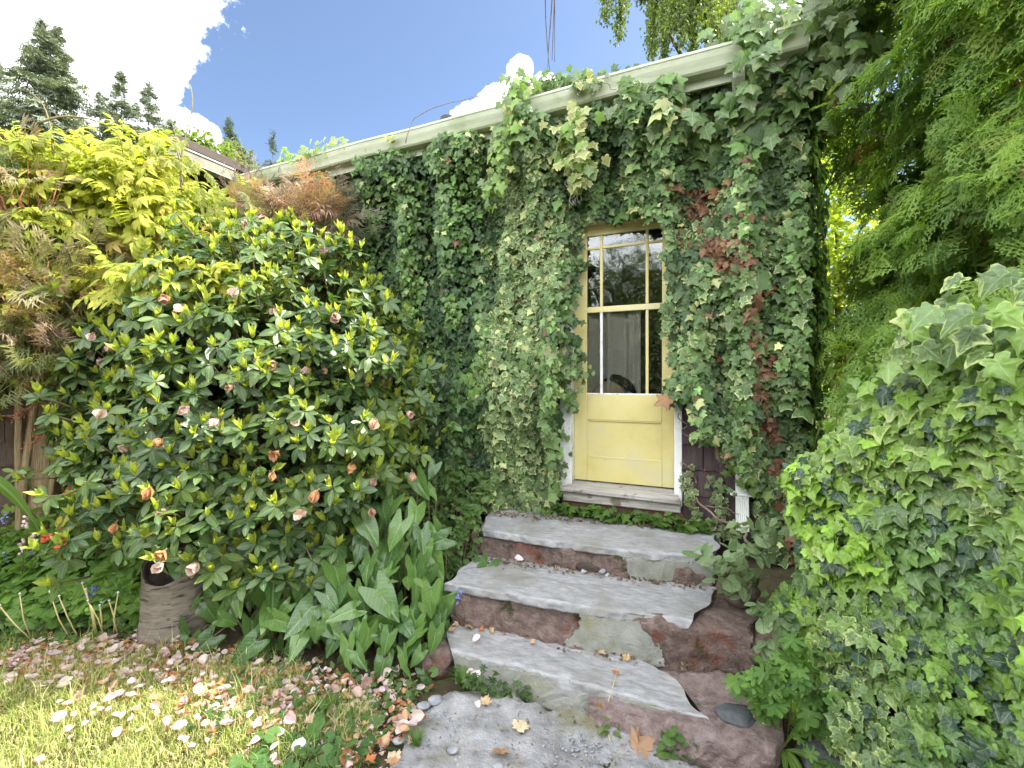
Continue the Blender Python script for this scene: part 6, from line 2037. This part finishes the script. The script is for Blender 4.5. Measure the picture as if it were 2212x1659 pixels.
def tuft(loc, n, h, label):
    root = thing('grass_tuft', label, 'grass', loc)
    a = rng.uniform(0, 6.28, n)
    me = []
    mb = MB()
    V, F = [], []
    for k in range(n):
        d = np.array((math.cos(a[k]), math.sin(a[k]), 0))
        b = np.array(loc) + d * rng.uniform(0, .025)
        hh = h * rng.uniform(.6, 1.1)
        sd = np.array((-d[1], d[0], 0)) * .0014
        m_, e = b + d * hh * .25 + UP * hh * .6, b + d * hh * rng.uniform(.4, .9) + UP * hh * .75
        o = len(V)
        V += [b - sd, b + sd, m_ - sd, m_ + sd, e]
        F += [(o, o + 1, o + 3), (o, o + 3, o + 2), (o + 2, o + 3, o + 4)]
    L = np.tile([(-.1, 0, 1), (.1, 0, 1), (-.1, .5, 1), (.1, .5, 1), (0, 1, 1)], (n, 1))
    link('blades', tri_mesh('blades', np.array(V), F, {'tint': ('FLOAT_COLOR', np.tile((.09, .17, .03, 0), (5 * n, 1))), 'leafpos': ('FLOAT_VECTOR', L)}), M_GRASS, root, 'stuff')
tuft(tuple(at(1000, 1490, 2.42) * [1, 1, 0] + [0, 0, .02]), 190, .10, 'neat tuft of fine grass at the left end of the lowest step')
tuft((-.42, 2.02, .03), 90, .07, 'small tuft of grass rooted in the worn path')
tuft(tuple(at(690, 1560, 2.2) * [1, 1, 0]), 160, .13, 'taller tuft of grass at the shaded edge of the petals')

# dry stalks standing in the grass before the cranesbill
for k, (bx, by, tx, ty) in enumerate(((212, 1345, 178, 1262), (208, 1335, 186, 1275), (228, 1345, 190, 1300), (172, 1320, 128, 1290), (155, 1330, 108, 1280), (257, 1320, 255, 1282), (70, 1395, 43, 1285), (72, 1400, 0, 1310), (245, 1340, 236, 1300), (220, 1370, 216, 1310))):
    b = at(bx, by, 2.92)
    b[2] = float(gz(b[0], b[1]))
    e = at(tx, ty, 2.86)
    root = thing('dry_stalk', 'dry flower stalk in the grass before the cranesbill, ' + ('tallest, double-topped', 'leaning beside the tallest', 'bent over to the left', 'fourth from the right', 'third from the left, upright',
                 'nearest the stump', 'white-tipped at the far left', 'curving out of the left edge', 'second nearest the stump', 'forked, right of the tallest')[k], 'stalk', tuple(b), 'dry stalks in the grass')
    mb = MB()
    mb.tube([b, (b + e) / 2 + rng.normal(0, .012, 3), e], [.005, .0045, .0035], 5)
    link('stalk', mb.mesh('stalk', True), M_STRAW, root)
    mb = MB()
    mb.tube([e, e + [0, 0, .008], e + [0, 0, .014]], [.004, .008, .003], 6)
    link('seed_head', mb.mesh('seed_head', True), M_PALEEDGE, root)

# ------------------------------------------------------------------ fallen petals and leaves
def petal_set(n, place, cols, label, group, smin, smax, tpls, mat, name, cat, lift=.012):
    mes = []
    for c in cols:
        for t in tpls:
            me = tri_mesh(name, t.V, t.F, {'tint': ('FLOAT_COLOR', np.tile((*c, 0), (len(t.V), 1))), 'leafpos': ('FLOAT_VECTOR', t.lp)})
            me.materials.append(mat)
            mes.append(me)
    k = 0
    while k < n:
        p = place()
        if p is None:
            continue
        N = nrm(np.array((rng.normal(0, .75), rng.normal(-.1, .75), 1)))
        if rng.random() < .3:
            N = N * [1, 1, -1]
        a = rng.uniform(0, 6.28)
        R = frame(np.array([[math.cos(a), math.sin(a), rng.normal(0, .2)]]), N[None])[0]
        o = bpy.data.objects.new(name, mes[rng.integers(len(mes))])
        sc_ = float(rng.uniform(smin, smax) * rng.choice([.6, .8, 1, 1]))
        M = Matrix(R.tolist()).to_4x4() @ Matrix.Diagonal((sc_ * rng.uniform(.6, 1.1), sc_, sc_, 1))
        M.translation = Vector(p) + Vector((0, 0, lift * rng.uniform(.6, 1.8)))
        o.matrix_world = M
        o['label'], o['category'], o['group'] = label, cat, group
        COL.objects.link(o)
        k += 1
def surface(x, y):
    d = float(poly_dist(np.array([[x, y]]), PATH)[0])
    return .032 if d > .05 else float(gz(x, y))
def place_band(cx, w, dens=None):
    """along the edge between lawn and plants"""
    def f():
        x = rng.uniform(*cx)
        e = np.interp(x, [-4.0, -3, -2.3, -1.7, -1.2, -.8, -.45], [2.75, 2.70, 2.66, 2.50, 2.36, 2.28, 2.22])
        y = e + rng.normal(w[0], w[1])
        if y > e + .33 or y < 1.2:
            return None
        return (x, y, surface(x, y) + .012)
    return f
PINK = [(.58, .45, .47), (.64, .53, .54), (.55, .40, .43), (.66, .56, .52), (.56, .42, .36)]
BROWN = [(.42, .20, .08), (.50, .28, .14), (.30, .13, .07), (.55, .36, .22)]
petal_set(180, place_band((-2.9, -1.25), (-.06, .17)), PINK, 'pale pink petal fallen on the grass below the rhododendron', 'pale petals on the grass', .038, .062, PETAL, M_PETAL, 'fallen_petal', 'petal', .03)
petal_set(110, place_band((-1.35, -.45), (-.06, .17)), PINK, 'pale pink petal fallen in the shade before the arum leaves', 'pale petals in the shade', .042, .065, PETAL, M_PETAL, 'fallen_petal', 'petal', .02)
petal_set(50, place_band((-2.7, -1.2), (-.05, .16)), BROWN, 'withered orange-brown petal lying in the grass below the rhododendron', 'brown petals on the grass', .04, .06, PETAL, M_PETAL, 'withered_petal', 'petal', .022)
petal_set(60, place_band((-1.3, -.42), (-.05, .16)), BROWN, 'withered orange-brown petal lying in the shade before the arum leaves', 'brown petals in the shade', .035, .055, PETAL, M_PETAL, 'withered_petal', 'petal', .018)
petal_set(26, lambda: (lambda x, y: (x, y, surface(x, y) + .02) if lawn_keep(np.array([x]), np.array([y]))[0] else None)(rng.uniform(-2.6, -.9), rng.uniform(1.9, 2.35)), PINK, 'pale pink petal scattered out on the open lawn', 'petals out on the lawn', .045, .065, PETAL, M_PETAL, 'fallen_petal', 'petal', .03)

pl = thing('petal_litter', 'dense litter of small torn petals between the lawn and the plants', 'petals', (-1.6, 2.4, 0))
pl['kind'] = 'stuff'
f = Foliage(pl, M_PETAL, 'petal', 'petals', 0)
pb = [place_band((-3.0, -.5), (.0, .15)) for _ in range(1)][0]
pts_ = [q for q in (pb() for _ in range(1500)) if q is not None]
n = len(pts_)
cc_ = np.array(PINK + BROWN[:3])[rng.integers(8, size=n)]
f.add(PETAL, np.array(pts_) + np.c_[np.zeros((n, 2)), .012 + .02 * rng.random(n)], rng.normal(0, 1, (n, 3)) * [1, 1, .3], UP + rng.normal(0, .7, (n, 3)), rng.uniform(.014, .036, n), cc_)
db = thing('path_debris', 'crumbs, flakes and bits of leaf strewn over the worn path', 'debris', (.1, 1.9, .03))
db['kind'] = 'stuff'
f = Foliage(db, M_DEAD, 'flake', 'flakes', 0)
n = 520
x, y = rng.uniform(-.7, 1.0, n), rng.uniform(1.3, 2.35, n)
k = poly_dist(np.stack([x, y], -1), PATH) > .03
n = int(k.sum())
f.add(OVAL + MAPLE, np.c_[x[k], y[k], .034 + .004 * rng.random(n)], rng.normal(0, 1, (n, 3)) * [1, 1, .1], UP + rng.normal(0, .25, (n, 3)), rng.uniform(.005, .018, n), col_mix((.06, .05, .03), (.30, .22, .14), rng.random(n)))

def one(tpl, mat, c, p, T, N, s, name, label, cat):
    t = tpl
    me = tri_mesh(name, t.V, t.F, {'tint': ('FLOAT_COLOR', np.tile((*c, 0), (len(t.V), 1))), 'leafpos': ('FLOAT_VECTOR', t.lp)})
    me.materials.append(mat)
    o = bpy.data.objects.new(name, me)
    R = frame(np.array([T], float), np.array([N], float))[0]
    M = Matrix(R.tolist()).to_4x4() @ Matrix.Scale(s, 4)
    M.translation = Vector(p)
    o.matrix_world = M
    COL.objects.link(o)
    return tag(o, label, cat)
TAN, TANB, RUST = (.46, .33, .20), (.34, .22, .13), (.40, .15, .06)
def ground_at(x, y, z):
    """where the line of sight through a photo point meets the level z"""
    Y = (1.63 - z) / ((y - 817) / 1000)
    return at(x, y, Y)
def fallen(i, x, y, z, s, c, T, N, label):
    one(MAPLE[i], M_DEAD, c, ground_at(x, y, z) - nrm(np.array(T, float)) * s * .4 + [0, 0, .012], T, N, s, 'fallen_leaf', label, 'leaf')
fallen(0, 1125, 1573, .04, .085, (.58, .48, .32), (.4, .8, .1), (0, -.1, 1), 'pale tan maple leaf lying flat in the middle of the path')
fallen(1, 1080, 1632, .04, .075, TANB, (.1, -1, .1), (.1, -.3, 1), 'dark brown curled leaf at the bottom edge of the path')
fallen(2, 1385, 1612, .04, .12, (.30, .19, .12), (1, .2, .2), (-.2, -.5, .8), 'large curled brown maple leaf at the right of the path')
fallen(3, 1050, 1520, .04, .06, TAN, (.3, 1, .1), (0, -.2, 1), 'small tan leaf by the weeds at the left of the path')
fallen(0, 1295, 1530, .10, .045, TANB, (.2, -.4, .8), (0, -1, .4), 'small brown leaf leaning against the front of the lowest step')
fallen(1, 1690, 1345, .34, .085, (.55, .40, .28), (.6, -.3, .5), (-.3, -.8, .6), 'pinkish tan maple leaf caught in the dead-nettle at right')
fallen(2, 1300, 1412, .155, .05, TAN, (.3, -.4, .1), (0, 0, 1), 'tan leaf on the lowest step at the foot of the concrete patch, left')
fallen(3, 1352, 1426, .155, .05, (.45, .30, .16), (-.3, .4, .1), (0, -.2, 1), 'tan leaf on the lowest step at the foot of the concrete patch, right')
fallen(0, 1330, 1456, .155, .035, RUST, (0, 1, .1), (.1, -.2, 1), 'small rust-brown leaf on the tread of the lowest step')
fallen(1, 1640, 1560, .14, .06, (.50, .38, .27), (1, .2, .2), (0, -.4, 1), 'tan leaf at the right edge of the boulder')
fallen(2, 850, 1640, .02, .07, (.52, .40, .28), (-.5, .5, .1), (.1, -.2, 1), 'pale tan leaf at the bottom left corner of the path')
fallen(3, 800, 1648, .02, .05, RUST, (.5, .5, .1), (.1, -.2, 1), 'rust-red leaf at the bottom beside the path')
for k, (x, y) in enumerate(((985, 1352), (1015, 1358), (1040, 1362), (1062, 1366), (1000, 1340), (1085, 1372), (1150, 1390), (975, 1365))):
    fallen(k % 4, x, y, .155, rng.uniform(.03, .05), (TAN, TANB, RUST)[k % 3], (rng.normal(), rng.normal(), .1), (0, -.2, 1), ('small dry leaf in the litter behind the lowest step, ' + ('far left', 'second from the left', 'left of the middle', 'middle', 'set back at the left', 'right of the middle', 'far right', 'outermost at the left end')[k]))
fallen(0, 965, 1375, .10, .09, (.22, .30, .24), (.3, -.6, .3), (-.2, -.6, .8), 'grey-green fallen ivy leaf at the left corner of the lowest step')
for (x, y, z, s, lab) in ((1022, 1390, .158, .045, 'white petal on the left end of the lowest step'), (1130, 1214, .39, .06, 'white petal at the back of the middle step'), (1536, 1264, .39, .035, 'pinkish petal at the right end of the middle step'),
                          (1028, 1462, .05, .05, 'white petal among weeds at the step foot, upper one'), (1028, 1478, .04, .06, 'white petal among weeds at the step foot, lower one'), (1035, 1535, .05, .035, 'pink petal lying on the path near the tan leaf'),
                          (655, 1640, .03, .07, 'large white petal at the bottom edge of the lawn')):
    one(PETAL[rng.integers(6)], M_PETAL, (.78, .70, .74), ground_at(x, y, z) + [0, 0, .01], (rng.normal(), rng.normal(), .2), (.1, -.4, 1), s, 'fallen_petal', lab, 'petal')
fl = thing('fallen_flower', 'limp orange-brown rhododendron flower lying at the bottom edge', 'flower', tuple(ground_at(755, 1636, .02)))
flower(fl, ground_at(755, 1636, .04), nrm(np.array((.2, -.5, .6))), .05, 3, .4)
fl = thing('fallen_flower', 'whole white rhododendron flower lying before the arum leaves', 'flower', tuple(ground_at(790, 1480, .02)))
flower(fl, ground_at(790, 1480, .05), nrm(np.array((.2, -.5, .6))), .06, 1, .2)

# pebbles showing in the worn path
def pebble_mesh(pts):
    t = lump((0, 0, 0), 1.0, (1, 1, 1), 400, .12, 1)
    V0 = np.array([v.co for v in t.vertices])
    F0 = np.array([p.vertices[:] for p in t.polygons])
    V, F, b = [], [], 0
    for p, r, a in pts:
        c, s = math.cos(a), math.sin(a)
        R = np.array([[c, -s, 0], [s, c, 0], [0, 0, 1]])
        V.append((V0 * [r * 1.25, r * .85, r * .55]) @ R.T + p)
        F.append(F0 + b)
        b += len(V0)
    return tri_mesh('pebbles', np.vstack(V), np.vstack(F))
pts = []
for cx, cy, sx, sy, n in ((.30, 2.0, .12, .08, 170), (-.30, 2.14, .10, .06, 90), (-.25, 1.85, .15, .08, 120), (.05, 1.75, .25, .1, 120), (-.5, 1.95, .1, .15, 60)):
    for k in range(n):
        pts.append((np.array((rng.normal(cx, sx), rng.normal(cy, sy), .024)), rng.uniform(.003, .009), rng.uniform(0, 3.1)))
o = link('pebbles', pebble_mesh(pts), M_PEBBLE, None, 'stuff')
tag(o, 'tiny pebbles bedded in the worn concrete path', 'pebbles')
for (x, y, r, lab) in ((915, 1525, .030, 'smooth blue-grey pebble in the path, lower of a pair near the petals'), (940, 1512, .034, 'smooth blue-grey pebble in the path, tallest of a pair near the petals'), (978, 1620, .022, 'light grey round pebble near the bottom left of the path'),
                       (860, 1600, .022, 'pale pebble in the mossy patch of the path'), (1075, 1655, .02, 'dark pebble at the very bottom of the path')):
    c = ground_at(x, y, .035)
    o = link('pebble', lump(c, r, (1.1, .9, .45), int(x), .08, 3), M_PEBBLE)
    set_origin(o, c)
    tag(o, lab, 'pebble')

# dirt, twigs and dry flakes gathered in the corners of the steps
lit = thing('litter', 'dry flakes, twigs and dirt gathered along the backs of the steps', 'litter', (.4, 2.6, .2))
lit['kind'] = 'stuff'
f = Foliage(lit, M_DEAD, 'flake', 'flakes', 0)
for line, z, n in (([(-.30, 2.86), (.30, 2.62), (.515, 2.53), (1.1, 2.40)], .155, 420), ([(-.22, 3.20), (.30, 3.04), (.62, 2.93), (1.15, 2.75)], .392, 420), ([(-.2, 3.70), (.3, 3.55), (.75, 3.42), (1.25, 3.27)], .565, 520)):
    s_ = rng.random(n)
    q = poly_at(np.array(line), s_)
    q = q + np.stack([rng.normal(0, .02, n), -np.abs(rng.normal(0, .05, n))], -1)
    P = np.c_[q, np.full(n, z) + rng.random(n) * .012]
    f.add(OVAL + MAPLE, P, rng.normal(0, 1, (n, 3)) * [1, 1, .2], UP + rng.normal(0, .35, (n, 3)), rng.uniform(.006, .024, n), col_mix((.05, .035, .022), (.28, .19, .11), rng.random(n) ** 1.5))

# thin dry stem trailing over the lowest step
dv = thing('dry_vine', 'thin dry vine stem hanging over the front of the lowest step', 'vine', tuple(ground_at(1320, 1470, .155)))
mb = MB()
mb.tube(poly_at(np.array([ground_at(1335, 1440, .16), ground_at(1325, 1480, .16), at(1318, 1500, 2.19), at(1310, 1530, 2.17), at(1305, 1560, 2.15), ground_at(1318, 1600, .04)]), np.linspace(0, 1, 20)), .0022, 5)
link('stem', mb.mesh('stem', True), M_STRAW, dv)
build_foliage()
